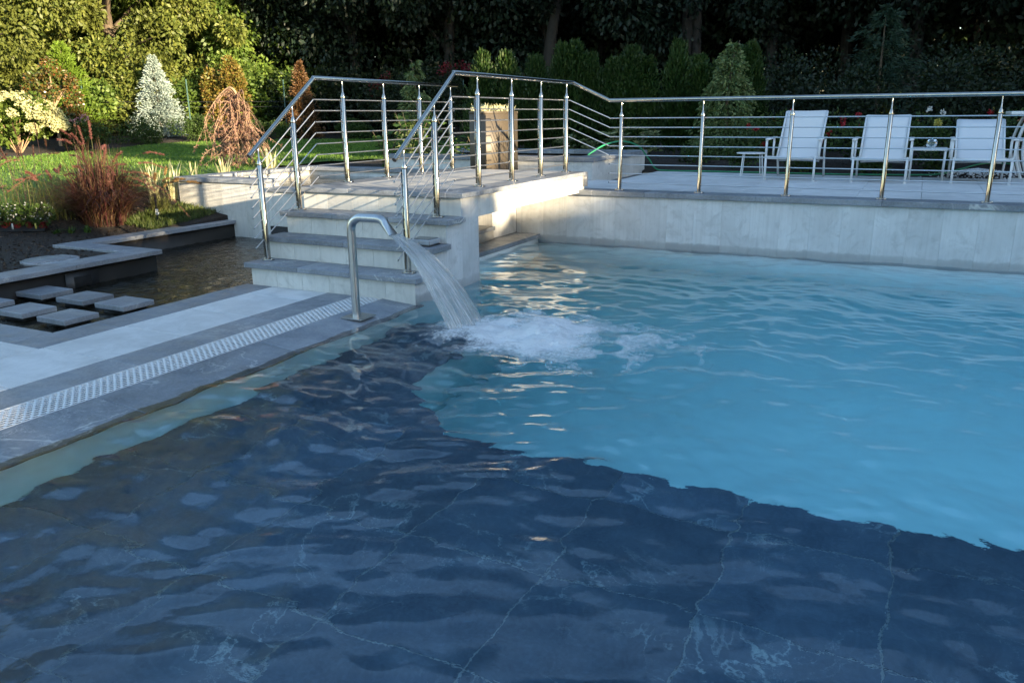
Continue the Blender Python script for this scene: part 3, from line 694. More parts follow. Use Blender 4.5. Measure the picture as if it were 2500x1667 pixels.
def jet_layer(off, seed):
    V = []; q = []; uv = []
    jr = np.random.RandomState(seed)
    wob = jr.uniform(0, 6, 8)
    for j in range(NV+1):
        u = j/NV; tm = tf*u; cx = tip[0]+sx_*tm; cz = tip[2]-v0*.75*tm-.5*g_*tm*tm
        hw = .050+.185*u**.9; cyy = 4.69+.16*u
        for i in range(NU+1):
            s = i/NU*2-1; edge = 1-s*s
            bul = off*(.012+.022*u)*math.sqrt(max(edge, 0))
            rip = .006*u*math.sin(s*23+wob[0]+3*u)+.005*u*math.sin(s*41+wob[1]-5*u)+.008*u*math.sin(7*u+s*9+wob[2])
            V.append((cx+bul*.75+rip+.05*u*s*s*-.4, cyy+s*hw*(1+.05*math.sin(9*u+wob[3])*u), cz+bul*.5+.02*u*s*.3)); uv.append((i/NU, u))
    for j in range(NV):
        for i in range(NU): a = j*(NU+1)+i; q.append((a, a+1, a+NU+2, a+NU+1))
    me = npmesh('sheet', V, q, smooth=True); ul = me.uv_layers.new(name='uv')
    li = np.zeros(len(me.loops), np.int32); me.loops.foreach_get('vertex_index', li)
    ul.data.foreach_set('uv', np.asarray(uv, np.float32)[li].ravel()); return me
ico_ = np.array([(0, 0, 1), (1, 0, 0), (0, 1, 0), (-1, 0, 0), (0, -1, 0), (0, 0, -1)], float); it_ = [(0, 1, 2), (0, 2, 3), (0, 3, 4), (0, 4, 1), (5, 2, 1), (5, 3, 2), (5, 4, 3), (5, 1, 4)]
m_drop, t, b = mat('water_drop'); b.inputs['Transmission Weight'].default_value = .75; b.inputs['IOR'].default_value = 1.333; b.inputs['Roughness'].default_value = .05; b.inputs['Base Color'].default_value = (.9, .93, .95, 1)
jet = empty('water_jet', (-2.85, 4.85, 0), 'fan of falling water between the steel spout and the pool', 'water jet')
ob('sheet', jet_layer(1., 1), m_jet, jet); ob('sheet', jet_layer(-1., 2), m_jet, jet)
jr_ = np.random.RandomState(77)
for k in range(30):
    s0 = jr_.uniform(-1.05, 1.05); u0 = jr_.uniform(0, .45); u1 = min(1., u0+jr_.uniform(.25, .6)); P = []
    for u in np.linspace(u0, u1, 14):
        tm = tf*u; hw = .050+.185*u**.9; P.append((tip[0]+sx_*tm+jr_.normal(0, .0018)+.02*u*jr_.uniform(-.2, 1), 4.69+.16*u+s0*hw*1.02+jr_.normal(0, .0015), tip[2]-v0*.75*tm-.5*g_*tm*tm+.012*u))
    ob('strand', MB().tube(csp(P, 2), np.abs(np.interp(np.linspace(0, 1, 27), [0, .2, .8, 1], [.0006, .0026, .0022, .0005])*(1+.3*np.sin(np.arange(27)*1.9+k))), 6), m_drop, jet)
dj = MB()
for k in range(520):
    u = jr_.uniform(.25, 1)**.7; tm = tf*u; hw = .050+.185*u**.9; s0 = jr_.choice([-1, 1])*(1+abs(jr_.normal(0, .10))) if jr_.rand() < .6 else jr_.uniform(-1, 1)
    dj.add(ico_*jr_.uniform(.0010, .0030)*np.array([1, 1, 1.6])+np.array([tip[0]+sx_*tm+jr_.normal(0, .016)*u, 4.69+.16*u+s0*hw, max(.015, tip[2]-v0*.75*tm-.5*g_*tm*tm+jr_.normal(.005, .014)*u)]), t=it_)
ob('droplets', dj.mesh('droplets', True), m_drop, jet)['kind'] = 'stuff'
# froth where the jet lands
fx = np.arange(-3.05, -.95, .012); fy = np.arange(3.95, 5.75, .012); X, Y = np.meshgrid(fx, fy)
frs = np.random.RandomState(4)
def fbm(X, Y, base, octs=5, seed=0):
    r_ = np.random.RandomState(seed); Z = np.zeros_like(X); a = 1.
    for o_ in range(octs):
        for k in range(6):
            th_ = r_.uniform(0, 2*PI); p_ = r_.uniform(0, 2*PI); f_ = base*2**o_*r_.uniform(.7, 1.3)
            Z += a*np.sin(f_*(X*math.cos(th_)+Y*math.sin(th_))+p_+1.5*np.sin(f_*.6*(Y*math.cos(th_)-X*math.sin(th_))+p_*2))
        a *= .55
    return Z/6
uu = (X+2.30)/.72; vv_ = (Y-4.85+.06*(X+2.4))/.55
rad = np.hypot(uu, vv_)
n1 = fbm(X, Y, 7, 5, 3); n2 = fbm(X, Y, 16, 4, 8)
dens = 1.36-rad*1.0+.30*n1+.22*n2
dens2 = (.78-np.hypot((X+2.0)/1.05, (Y-4.80)/.72)*.62)+.42*(1-1.9*np.abs(n1+.35*n2))-.20
D = np.maximum(dens, dens2*.9)
Zf = waves(X, Y)+.006+np.clip(D, 0, 1.2)*(.026+.020*n2+.020*np.clip(n1, -1, 1))*np.clip(1.3-rad, .15, 1)
Iq = np.arange(X.size).reshape(X.shape); cd_ = (D[:-1, :-1]+D[1:, 1:])/2
kf = cd_ > .30
fq = np.stack([Iq[:-1, :-1], Iq[:-1, 1:], Iq[1:, 1:], Iq[1:, :-1]], -1)[kf]
used = np.unique(fq); remap = np.full(X.size, -1); remap[used] = np.arange(len(used))
fm = npmesh('froth', np.stack([X, Y, Zf], -1).reshape(-1, 3)[used], remap[fq], smooth=True)
at_ = fm.attributes.new('foam', 'FLOAT', 'POINT'); at_.data.foreach_set('value', D.reshape(-1)[used].astype(np.float32))
m_foam, t, b = mat('white_froth'); an = t.nodes.new('ShaderNodeAttribute'); an.attribute_name = 'foam'
v = coords(t, rand=False); fn = noise(t, v, 48, 6, .75)
al = ramp(t, mth(t, 'MULTIPLY_ADD', fn, 1.1, mth(t, 'SUBTRACT', an.outputs['Fac'], .58)), [(.26, (0,)*3), (.44, (.40,)*3), (.72, (.95,)*3)])
b.inputs['Base Color'].default_value = (.82, .84, .86, 1); b.inputs['Roughness'].default_value = .6; t.links.new(al, b.inputs['Alpha'])
b.inputs['Subsurface Weight'].default_value = .0; bump(t, fn, .9, .03, b)
tag(ob('water_froth', fm, m_foam), kind='stuff')
# spray droplets
dm = MB(); ico = np.array([(0, 0, 1), (1, 0, 0), (0, 1, 0), (-1, 0, 0), (0, -1, 0), (0, 0, -1)], float); it = [(0, 1, 2), (0, 2, 3), (0, 3, 4), (0, 4, 1), (5, 2, 1), (5, 3, 2), (5, 4, 3), (5, 1, 4)]
for k in range(900):
    r_ = frs.rand()**.7*.42; a = frs.uniform(0, 2*PI); zz = abs(frs.normal(0, .035))*(1.3-r_*1.8 if r_ < .6 else .2)
    dm.add(ico*frs.uniform(.0012, .0038)+np.array([-2.72+r_*math.cos(a)*.8, 4.86+r_*math.sin(a), .02+max(zz, 0)]), t=it)
tag(ob('spray', dm.mesh('spray', True), m_foam), kind='stuff')
# small lantern-like box on the second tread
lb = empty('solar_light_box', (-3.68, 5.64, .426), 'small glass sided light box on the second step', 'light box')
ob('base', MB().box(-3.775, -3.575, 5.565, 5.735, .4263, .436), m_black, lb)
slab('glass_block', -3.778, -3.572, 5.562, 5.738, .482, .046, plain('frosted_glass', (.30, .33, .36), .2, var=.1), lb, 0, .008)
slab('lid', -3.765, -3.585, 5.575, 5.725, .486, .004, plain('dark_glass_lid', (.07, .08, .09), .08, var=.1), lb, 0, .002)
for dx in (-.1035, 0, .1005): ob('frame_bar', MB().box(-3.675+dx-.002, -3.675+dx+.002, 5.5605, 5.562, .437, .474), m_steel, lb)

# ================================================================== terrace furniture
ZT = .6275
def bar(mb, a, b_, w=.014, h=None):
    """rectangular bar between two points"""
    a = Vector(a); b_ = Vector(b_); d = (b_-a).normalized(); h = h or w
    s = d.cross(Vector((0, 0, 1)));
    if s.length < .05: s = Vector((1, 0, 0))
    s.normalize(); u = s.cross(d)
    V = [p+s*w*i+u*h*j for p in (a, b_) for i, j in ((-1, -1), (1, -1), (1, 1), (-1, 1))]
    return mb.add([tuple(q) for q in V], [(0, 3, 2, 1), (4, 5, 6, 7), (0, 1, 5, 4), (1, 2, 6, 5), (2, 3, 7, 6), (3, 0, 4, 7)])
def make_chair(label, loc, rz, back_y, back_z):
    e_ = empty('lounge_chair', loc, label, 'chair', 'white sling chairs on the terrace'); e_.rotation_euler = (0, 0, rz)
    hw = .305
    for sx in (-1, 1):
        loc_ob('leg', bar(bar(MB(), (sx*hw, 0, 0), (sx*hw, 0, .30), .013), (sx*hw, -.0135, .30), (sx*hw, .0, .301), .013), m_furn, e_)
        loc_ob('leg', bar(MB(), (sx*hw, .92, 0), (sx*hw, .80, .27), .013), m_furn, e_)
        loc_ob('side_rail', bar(MB(), (sx*(hw-.0005), .0135, .29), (sx*(hw-.0005), .80, .25), .012, .016), m_furn, e_)
        loc_ob('arm_post', bar(MB(), (sx*(hw+.027), .13, .262), (sx*(hw+.027), .13, .505), .013), m_furn, e_)
        loc_ob('arm_rest', bar(bar(MB(), (sx*(hw+.02), .10, .514), (sx*(hw+.02), .66, .530), .024, .008), (sx*(hw+.026), .60, .28), (sx*(hw+.026), .60, .52), .012), m_furn, e_)
        loc_ob('back_side', bar(MB(), (sx*.268, .56, .27), (sx*.268, back_y, back_z), .011), m_furn, e_)
    loc_ob('front_rail', bar(MB(), (-hw+.014, .0, .285), (hw-.014, .0, .285), .013, .015), m_furn, e_)
    loc_ob('cross_brace', bar(bar(MB(), (-hw+.02, .05, .275), (hw-.05, .70, .215), .010), (hw-.02, .05, .275), (-hw+.05, .70, .214), .0095), m_furn, e_)
    loc_ob('back_rail', bar(MB(), (-.256, back_y, back_z-.008), (.256, back_y, back_z-.008), .010), m_furn, e_)
    pr = [(.02, .305), (.15, .292), (.30, .268), (.44, .25), (.54, .262), (.60, .31)]
    pr += [(.60+(back_y-.60)*u+.02*math.sin(PI*u), .31+(back_z+.012-.31)*u) for u in (.2, .4, .6, .8, 1.)]
    V = []; n = 9
    for i, (y, z) in enumerate(pr):
        a = pr[max(i-1, 0)]; c = pr[min(i+1, len(pr)-1)]; ty, tz = c[0]-a[0], c[1]-a[1]; l = math.hypot(ty, tz); ny, nz = -tz/l*.0035, ty/l*.0035
        for sgn in (1, -1):
            for k in range(n): s = (k/(n-1)*2-1); V.append((s*.262, y+sgn*ny, z+sgn*nz-.012*(1-s*s)*(1 if i < 6 else .5)))
    Q = []
    m_ = len(pr)
    for i in range(m_-1):
        for k in range(n-1):
            a = i*2*n+k; Q.append((a, a+1, a+2*n+1, a+2*n)); a2 = a+n; Q.append((a2, a2+2*n, a2+2*n+1, a2+1))
        a = i*2*n; Q += [(a, a+2*n, a+3*n, a+n), (a+n-1, a+2*n-1, a+4*n-1, a+3*n-1)]
    Q += [(k, k+n, k+n+1, k+1) for k in range(n-1)]+[((m_-1)*2*n+k, (m_-1)*2*n+k+1, (m_-1)*2*n+n+k+1, (m_-1)*2*n+n+k) for k in range(n-1)]
    loc_ob('sling', npmesh('sling', V, Q, smooth=True), m_sling, e_)
    for sx in (-1, 1): loc_ob('foot', MB().lathe([(0, 0), (.017, 0), (.017, .015), (0, .016)], (sx*.305, 0, 0), 10), m_furn, e_)
    return e_
make_chair('upright white sling chair beside the small round table', (-1.515, 11.03, ZT), R(-2), 1.02, .865)
make_chair('white sling chair between the two others', (-.451, 11.02, ZT), R(0), 1.10, .80)
make_chair('low reclined white sling chair beside the glass bowl', (.666, 11.22, ZT), R(1), 1.16, .735)
tb_ = empty('round_side_table', (-2.11, 11.6, ZT), 'small round white side table on thin legs', 'table')
loc_ob('table_top', MB().lathe([(0, .31), (.198, .31), (.20, .314), (.20, .319), (.198, .323), (0, .323)], (0, 0, 0), 28), m_furn, tb_)
for a in (-2.2, -.2, .9, 2.4): loc_ob('leg', MB().tube([(.18*math.cos(a), .18*math.sin(a), 0), (.15*math.cos(a), .15*math.sin(a), .31)], .008, 8), m_furn, tb_)
t2 = empty('square_side_table', (.08, 11.8, ZT), 'square white side table carrying a glass bowl', 'table')
loc_ob('table_top', cbox(.42, .42, .028, .003).copy(), m_furn, t2).location = (0, 0, .40)
t2.children[0].data.materials.clear(); t2.children[0].data.materials.append(m_furn)
for sx in (-1, 1):
    for sy in (-1, 1): loc_ob('leg', bar(MB(), (sx*.19, sy*.19, 0), (sx*.19, sy*.19, .3715), .011), m_furn, t2)
m_glass, t, b = mat('clear_glass'); b.inputs['Transmission Weight'].default_value = 1; b.inputs['Base Color'].default_value = (.85, .93, .9, 1); b.inputs['Roughness'].default_value = .02
gb = ob('glass_bowl', MB().lathe([(0, .006), (.035, .006), (.058, .03), (.066, .058), (.058, .088), (.047, .10), (.051, .102), (.062, .088), (.070, .058), (.062, .028), (.038, 0), (0, 0)], (0, 0, 0), 24), m_glass, None, (.10, 11.80, ZT+.4005))
tag(gb, 'round clear glass bowl on the square side table', 'bowl')
pt = empty('patio_table', (1.35, 12.75, gz(1.35, 12.75)), 'white patio table with curved double legs beside the reclined chair', 'table')
zb = pt.location.z
loc_ob('table_top', cbox(1.0, .9, .04, .006).copy(), m_furn, pt).location = (.12, 0, 1.47-zb)
pt.children[0].data.materials.clear(); pt.children[0].data.materials.append(m_furn)
for yy in (-.34, .34):
    for dx in (0, .075):
        P = [(-.16+dx-.10*math.sin(PI*u), yy+.0005*dx, .02+(1.405-zb)*u) for u in np.linspace(0, 1, 14)]
        loc_ob('curved_leg', MB().tube(P, .018, 8), m_furn, pt)
    loc_ob('leg_tie', bar(MB(), (-.27, yy, .5), (-.12, yy, .505), .012), m_furn, pt)
    loc_ob('foot_bar', bar(MB(), (-.3, yy, .012), (.3, yy, .0125), .02, .012), m_furn, pt)
# tan box planter with cut-out pattern
bp_ = empty('box_planter', (-5.1, 9.6, ZT), 'tall tan metal planter box with dark leaf cut-outs behind the bridge', 'planter')
PX0, PX1, PY0, PY1 = -5.206, -4.97, 9.15, 10.06
ob('box_body', MB().box(PX0, PX1, PY0, PY1, ZT, 1.515), m_tan, bp_)
ob('rim', MB().box(PX0-.004, PX1+.004, PY0-.004, PY0+.012, 1.500, 1.528).box(PX0-.0035, PX1+.0035, PY1-.012, PY1+.004, 1.5005, 1.5285).box(PX0-.003, PX0+.012, PY0+.012, PY1-.012, 1.501, 1.529).box(PX1-.012, PX1+.003, PY0+.012, PY1-.012, 1.5012, 1.5292), m_tan, bp_)
mb = MB()
for k in range(150):
    y = rs.uniform(9.42, 10.0); z = rs.normal(1.12, .085); L = rs.uniform(.018, .05); a = rs.normal(PI/2, .55); w = L*.22
    c, s = math.cos(a), math.sin(a)
    mb.add([(PX1+.0022, y-L*c, z-L*s), (PX1+.0022, y+w*s, z-w*c), (PX1+.0022, y+L*c, z+L*s), (PX1+.0022, y-w*s, z+w*c)], [(0, 1, 2, 3)])
for y, z0, z1, w in ((9.72, .66, 1.16, .011), (9.55, .70, 1.10, .004), (9.86, .70, 1.10, .004)): mb.box(PX1+.0005, PX1+.0025, y-w, y+w, z0, z1)
ob('leaf_cutouts', mb, m_cut, bp_)

# garden hose
hs = [(-4.15, 10.6, .935), (-4.02, 10.9, 1.06), (-3.90, 11.3, 1.10), (-3.80, 11.75, 1.02), (-3.72, 12.05, .82), (-3.66, 12.25, .66), (-3.50, 12.33, .63), (-2.9, 12.36, .63), (-2.0, 12.36, .63), (-1.0, 12.38, .63), (-.1, 12.40, .64), (.25, 12.55, .65), (.5, 12.85, .70), (.8, 13.25, .76), (1.2, 13.5, .75)]
tag(ob('garden_hose', MB().tube(csp(hs), .011, 8), m_green), 'green garden hose looped over the basin edge along the terrace', 'hose')
pm = MB()
for k in range(900):
    a = rs.uniform(0, 2*PI); r_ = abs(rs.normal(0, .2)); x = .72+r_*1.5*math.cos(a); y = 12.85+r_*math.sin(a)*.9
    if y < 12.33: continue
    sc_ = rs.uniform(.008, .02); zz = gz(x, y)+.10*max(0, 1-r_/.4)
    pm.add(ico*np.array([sc_, sc_*rs.uniform(.6, 1), sc_*.6])+np.array([x, y, zz]), t=it)
tag(ob('white_pebbles', pm.mesh('pebbles', False), m_pebble), kind='stuff')

# ================================================================== vegetation generators
def leaves(P, D, L, Wd, rng, fold=.15):
    n = len(P); D = D/(np.linalg.norm(D, axis=1, keepdims=True)+1e-9)
    s = np.cross(D, rng.normal(size=(n, 3))); s /= np.linalg.norm(s, axis=1, keepdims=True)+1e-9
    u = np.cross(s, D); L = np.broadcast_to(L, (n,))[:, None]; Wd = np.broadcast_to(Wd, (n,))[:, None]
    m = P+D*L*.48+u*L*fold
    V = np.stack([P, m+s*Wd, P+D*L, m-s*Wd], 1).reshape(-1, 3)
    return V, np.arange(n*4).reshape(n, 4)
def leafmesh(name, P, D, L, Wd, rng, fold=.15):
    V, q = leaves(P, D, L, Wd, rng, fold); return npmesh(name, V, q)
def unit(rng, n):
    v = rng.normal(size=(n, 3)); return v/np.linalg.norm(v, axis=1, keepdims=True)
def broad(seed, H, Rr, base, ncl, nleaf, L, trunk=.16, low=.0, mat_=None, flat=.75):
    """crown of leaf clumps on limbs: returns (crown mesh, trunk mesh), origin at the foot"""
    g = np.random.RandomState(seed); C_ = []
    cz = (H+base)/2; hz = (H-base)/2
    for k in range(ncl):
        d = unit(g, 1)[0]; r_ = g.uniform(.45, 1.)**.5
        p = np.array([d[0]*Rr*r_, d[1]*Rr*r_, cz+d[2]*hz*r_]); C_.append(p)
    C_ = np.array(C_); rc = g.uniform(.13, .33, ncl)*min(Rr, hz)*1.1
    idx = g.randint(0, ncl, nleaf); o_ = unit(g, nleaf); rr = g.uniform(.25, 1, nleaf)**.45
    P = C_[idx]+o_*(rc[idx]*rr)[:, None]*np.array([1, 1, flat])
    D = o_*.7+g.normal(size=(nleaf, 3))*.55+np.array([0, 0, -.35])
    crown = leafmesh('crown', P, D, g.uniform(.7, 1.3, nleaf)*L, g.uniform(.7, 1.2, nleaf)*L*.30, g)
    mb = MB(); lean = g.normal(0, .03, 2)*H
    tp = [(0, 0, -.15), (lean[0]*.2, lean[1]*.2, H*.22), (lean[0]*.6, lean[1]*.6, H*.5), (lean[0], lean[1], H*.85)]
    mb.tube(csp(tp, 4), np.linspace(trunk, trunk*.25, 13), 9)
    for k in g.choice(ncl, min(ncl, 16), False):
        z0 = min(max(base*.6, C_[k][2]*.62), H*.75); f_ = z0/(H*.85)
        a = np.array([lean[0]*f_, lean[1]*f_, z0]); m_ = (a+C_[k])/2+np.array([0, 0, .08*H*g.uniform(0, .6)])
        mb.tube([a, m_, C_[k]], [trunk*.42*(1-f_*.5), trunk*.22, trunk*.07], 6, False)
    return crown, mb.mesh('trunk')
def conifer(seed, H, Rr, nb, per, L, Wd, droop=.15, power=.9, base=.04, upb=.2, jitter=.12):
    g = np.random.RandomState(seed); P = []; D = []
    tt = g.uniform(0, 1, nb)**1.25; az = g.uniform(0, 2*PI, nb)
    ln = Rr*((1-tt)**power)*(1+g.normal(0, jitter, nb))+.02*Rr
    for t_, a, l in zip(tt, az, ln):
        n = max(3, int(per*(.35+.65*l/Rr))); u = g.uniform(.15, 1, n)**.6
        z = H*(base+(1-base)*t_); d = np.array([math.cos(a), math.sin(a), 0])
        p = d*l*u[:, None]; p[:, 2] = z-droop*l*u*u+upb*l*u*.5
        p += g.normal(0, .06*l+.01, (n, 3)); P.append(p)
        D.append(d*.9+np.array([0, 0, upb-droop])+g.normal(0, .45, (n, 3)))
    P = np.concatenate(P); D = np.concatenate(D); n = len(P)
    return leafmesh('foliage', P, D, g.uniform(.6, 1.3, n)*L, g.uniform(.7, 1.2, n)*Wd, g, .05)
def trunk_mesh(H, r): return MB().tube([(0, 0, -.1), (0, 0, H*.5), (0, 0, H*.97)], [r, r*.6, r*.12], 8).mesh('trunk')
def mound(seed, Rx, Ry, H, n, L, wd=.3, lift=0.):
    g = np.random.RandomState(seed); k = max(7, int(14)); C_ = np.stack([g.uniform(-.7, .7, k)*Rx, g.uniform(-.7, .7, k)*Ry, g.uniform(.25, .8, k)*H+lift], 1)
    rc = g.uniform(.25, .42, k); idx = g.randint(0, k, n); o_ = unit(g, n); rr = g.uniform(.4, 1, n)**.4
    P = C_[idx]+o_*(rc[idx]*rr)[:, None]*np.array([Rx, Ry, H*.8]); P[:, 2] = np.abs(P[:, 2]-.01)+.01
    return leafmesh('foliage', P, o_*.8+g.normal(size=(n, 3))*.5, g.uniform(.7, 1.3, n)*L, g.uniform(.7, 1.2, n)*L*wd, g)
def blades(seed, n, rb, h0, h1, lean, w, segs=5, droop=1.0, mid=None):
    g = np.random.RandomState(seed); V = []; Q = []
    az = g.uniform(0, 2*PI, n); hh = g.uniform(h0, h1, n); le = np.abs(g.normal(0, 1, n))*lean+.04; r0 = rb*np.sqrt(g.uniform(0, 1, n)); a0 = g.uniform(0, 2*PI, n)
    u = np.linspace(0, 1, segs+1)
    for i in range(n):
        d = np.array([math.cos(az[i]), math.sin(az[i])]); s = np.array([-d[1], d[0]])
        b0 = r0[i]*np.array([math.cos(a0[i]), math.sin(a0[i])])
        out = le[i]*hh[i]*u**1.6; z = hh[i]*(u-droop*min(le[i], 1.1)*.42*u**2.6)
        wd_ = w*np.minimum(1, (1-u)*2.2+.06)*g.uniform(.7, 1.2)
        for k in range(segs+1):
            c = b0+d*out[k]
            V += [(c[0]+s[0]*wd_[k], c[1]+s[1]*wd_[k], z[k]), (c[0]-s[0]*wd_[k], c[1]-s[1]*wd_[k], z[k])]
        o_ = i*2*(segs+1); Q += [(o_+2*k, o_+2*k+1, o_+2*k+3, o_+2*k+2) for k in range(segs)]
    return npmesh('blades', V, Q)
def plumes(seed, n, rb, h, lean, stem_w, pl, pw, droop=1.):
    """stems (tube mesh) and feathery heads (bristle cards)"""
    g = np.random.RandomState(seed); st_ = MB(); P = []; D = []
    for i in range(n):
        a = g.uniform(0, 2*PI); hh = h*g.uniform(.7, 1.1); le = abs(g.normal(0, 1))*lean+.05; u = np.linspace(0, 1, 9)
        d = np.array([math.cos(a), math.sin(a)]); x = rb*g.normal(0, .4, 2)
        c = np.stack([x[0]+d[0]*le*hh*u**2, x[1]+d[1]*le*hh*u**2, hh*(u-droop*le*.5*u**4)], 1)
        st_.tube(c, np.linspace(stem_w, stem_w*.5, 9), 5, False)
        m_ = 260; t_ = g.uniform(1-pl/hh, 1, m_)
        pc = np.stack([np.interp(t_, u, c[:, k]) for k in range(3)], 1); tg = np.gradient(c, axis=0); tg = np.stack([np.interp(t_, u, tg[:, k]) for k in range(3)], 1); tg /= np.linalg.norm(tg, axis=1, keepdims=True)
        P.append(pc); D.append(tg*.8+unit(g, m_)*.7)
    P = np.concatenate(P); D = np.concatenate(D); n_ = len(P)
    return st_.mesh('stems'), leafmesh('plume', P, D, g.uniform(.7, 1.2, n_)*pw*2, pw*.16, g, 0)
def plant(name, label, cat, loc, parts, rz=0, s=1., group=None, sz=None):
    e_ = empty(name, loc, label, cat, group); e_.rotation_euler = (0, 0, rz); e_.scale = (s, s, sz or s)
    for nm, me, m_ in parts:
        o = loc_ob(nm, me, m_, e_)
        if nm in ('blooms', 'flower_heads', 'plumes', 'stems', 'blades', 'leaves', 'foliage', 'crown', 'yellow_bloom'): o['kind'] = 'stuff'
    return e_
def G(x, y, dz=0): return (x, y, float(gz(x, y))+dz)

# ================================================================== lit woodland edge and dark forest
vt = []
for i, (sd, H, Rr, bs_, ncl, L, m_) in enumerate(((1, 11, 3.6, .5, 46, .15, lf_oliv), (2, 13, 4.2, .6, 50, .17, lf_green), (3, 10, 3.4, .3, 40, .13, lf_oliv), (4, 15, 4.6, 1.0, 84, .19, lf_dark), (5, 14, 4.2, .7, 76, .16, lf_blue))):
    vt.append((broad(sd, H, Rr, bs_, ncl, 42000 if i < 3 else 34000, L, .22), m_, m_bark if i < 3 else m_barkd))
protos = {}
def tree(kind, x, y, label, group, rz, s, sz=None, name='broadleaf_tree'):
    (cm, tm), m_, bk = vt[kind]
    if kind not in protos:
        e_ = plant(name, label, 'tree', G(x, y), [('crown', cm, m_), ('trunk', tm, bk)], rz, s, group, sz); protos[kind] = e_; return e_
    return copy_thing(protos[kind], G(x, y), rz, s, label, group, sz)
def pol(deg, d): return (-d*math.sin(R(deg)), d*math.cos(R(deg)))
for deg, d, kd, s in ((66, 29, 0, 1.), (61, 34, 1, 1.0), (59.5, 28.5, 2, .95), (55.5, 31.5, 0, 1.05), (52, 30.5, 2, 1.0), (49, 35, 1, 1.05), (46.5, 31, 0, .92), (43.8, 32.0, 1, .85), (70, 34, 1, 1.2)):
    x, y = pol(deg, d); tree(kd, x, y, ('sunlit olive leaved tree at the wood edge behind the lawn', 'sunlit fresh green tree at the wood edge behind the lawn', 'low bushy olive tree at the wood edge behind the lawn')[kd], ('sunlit olive trees', 'sunlit green trees', 'bushy olive trees')[kd], rnd.uniform(0, 6), s, s*1.2)
for deg, d, kd, s in ((40, 33, 3, 1.), (37, 29.5, 4, .95), (34, 31, 3, .95), (31, 28.5, 4, 1.), (27.5, 31, 3, 1.), (24, 28.5, 4, .95), (20.5, 31, 3, 1.), (17, 28.5, 4, 1.), (13, 30.5, 3, 1.05), (9.5, 28, 4, .95), (5, 30, 3, 1.), (1, 28, 4, 1.), (-3, 30, 3, 1.), (-7, 27, 4, 1.), (-12, 29, 3, 1.1), (41, 41, 4, 1.3), (35, 40, 3, 1.25), (29, 40, 4, 1.3), (23, 40, 3, 1.25), (17, 40, 4, 1.3), (11, 40, 3, 1.25), (5, 40, 4, 1.3), (-2, 40, 3, 1.3), (-10, 38, 4, 1.3), (64, 39, 4, 1.2), (57.5, 39, 3, 1.2), (51.5, 39, 4, 1.2), (46, 39, 3, 1.2)):  # the final ones put dark gaps behind the sunlit trees
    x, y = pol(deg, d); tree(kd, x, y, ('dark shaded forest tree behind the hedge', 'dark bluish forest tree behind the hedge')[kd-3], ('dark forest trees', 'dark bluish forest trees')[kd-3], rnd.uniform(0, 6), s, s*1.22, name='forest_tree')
# bare trunks seen in front of the dark wood
g = np.random.RandomState(3)
for lab, P, r0 in (('leaning bare grey trunk rising from the dark wood behind the bridge', [(-11.15, 24.5, .7), (-11.0, 24.66, 3.6), (-10.7, 24.8, 5.4), (-10.0, 25.2, 10)], .22), ('thick straight dark trunk in the wood behind the arborvitae', [(-6.98, 26.0, .7), (-6.95, 26.1, 4.5), (-6.9, 26.1, 12)], .26), ('slimmer forked dark trunk next to the thick straight one', [(-6.50, 25.9, .7), (-6.62, 26.0, 3.2), (-6.60, 26.0, 6), (-6.3, 26.1, 12)], .17)):
    e_ = empty('tree_trunk', P[0], lab, 'tree trunk'); ob('trunk', MB().tube(csp(P, 5), np.linspace(r0, r0*.5, 5*(len(P)-1)+1), 10), m_barkd, e_)
    q = np.array(P[-2]); ob('limb', MB().tube([q, q+np.array([.7, -.1, 1.2]), q+np.array([1.0, -.2, 2.8])], [r0*.5, r0*.35, r0*.15], 7), m_barkd, e_)
# far wood that reads as one mass
n = 40000; a = np.radians(g.uniform(-30, 84, n)); rr = g.uniform(46, 54, n); z = g.uniform(.5, 25, n)*g.uniform(.8, 1, n)
P = np.stack([-rr*np.sin(a), rr*np.cos(a), z], 1)
tag(ob('far_wood', leafmesh('far_wood', P, unit(g, n), g.uniform(.8, 1.6, n), g.uniform(.35, .6, n), g), lf_dark), kind='stuff')

# ================================================================== lawn grass and ground litter
n = 52000; P = []
while sum(map(len, P)) < n:
    x = g.uniform(-19, -8.3, 30000); y = g.uniform(5, 20.4, 30000); k = inpoly(x, y, [tuple(p) for p in LP]); P.append(np.stack([x[k], y[k]], 1))
P = np.concatenate(P)[:n]; P = np.column_stack([P, gz(P[:, 0], P[:, 1])+.03])
tag(ob('grass', leafmesh('grass', P, np.array([0, 0, 1.])+g.normal(0, .45, (n, 3)), g.uniform(.03, .065, n), .006, g), lf_grass), kind='stuff')
n = 9000; x = np.concatenate([g.uniform(-13, -7.1, n), g.uniform(-8, 2, 1500)]); y = np.concatenate([g.uniform(3, 9, n), g.uniform(12.35, 15, 1500)])
ok = ~inpoly(x, y, [tuple(p) for p in LP])
for q in PITS: ok &= ~((x > q[0]-.15) & (x < q[1]+.15) & (y > q[2]-.1) & (y < q[3]+.1))
x, y = x[ok], y[ok]; P = np.column_stack([x, y, gz(x, y)+.006])
tag(ob('mulch_chips', leafmesh('chips', P, g.normal(size=(len(P), 3))*np.array([1, 1, .25]), g.uniform(.02, .06, len(P)), g.uniform(.004, .012, len(P)), g), leafmat('mulch_chip', [(.012, .009, .007), (.03, .02, .014), (.06, .04, .028), (.10, .075, .055)], 0)), kind='stuff')

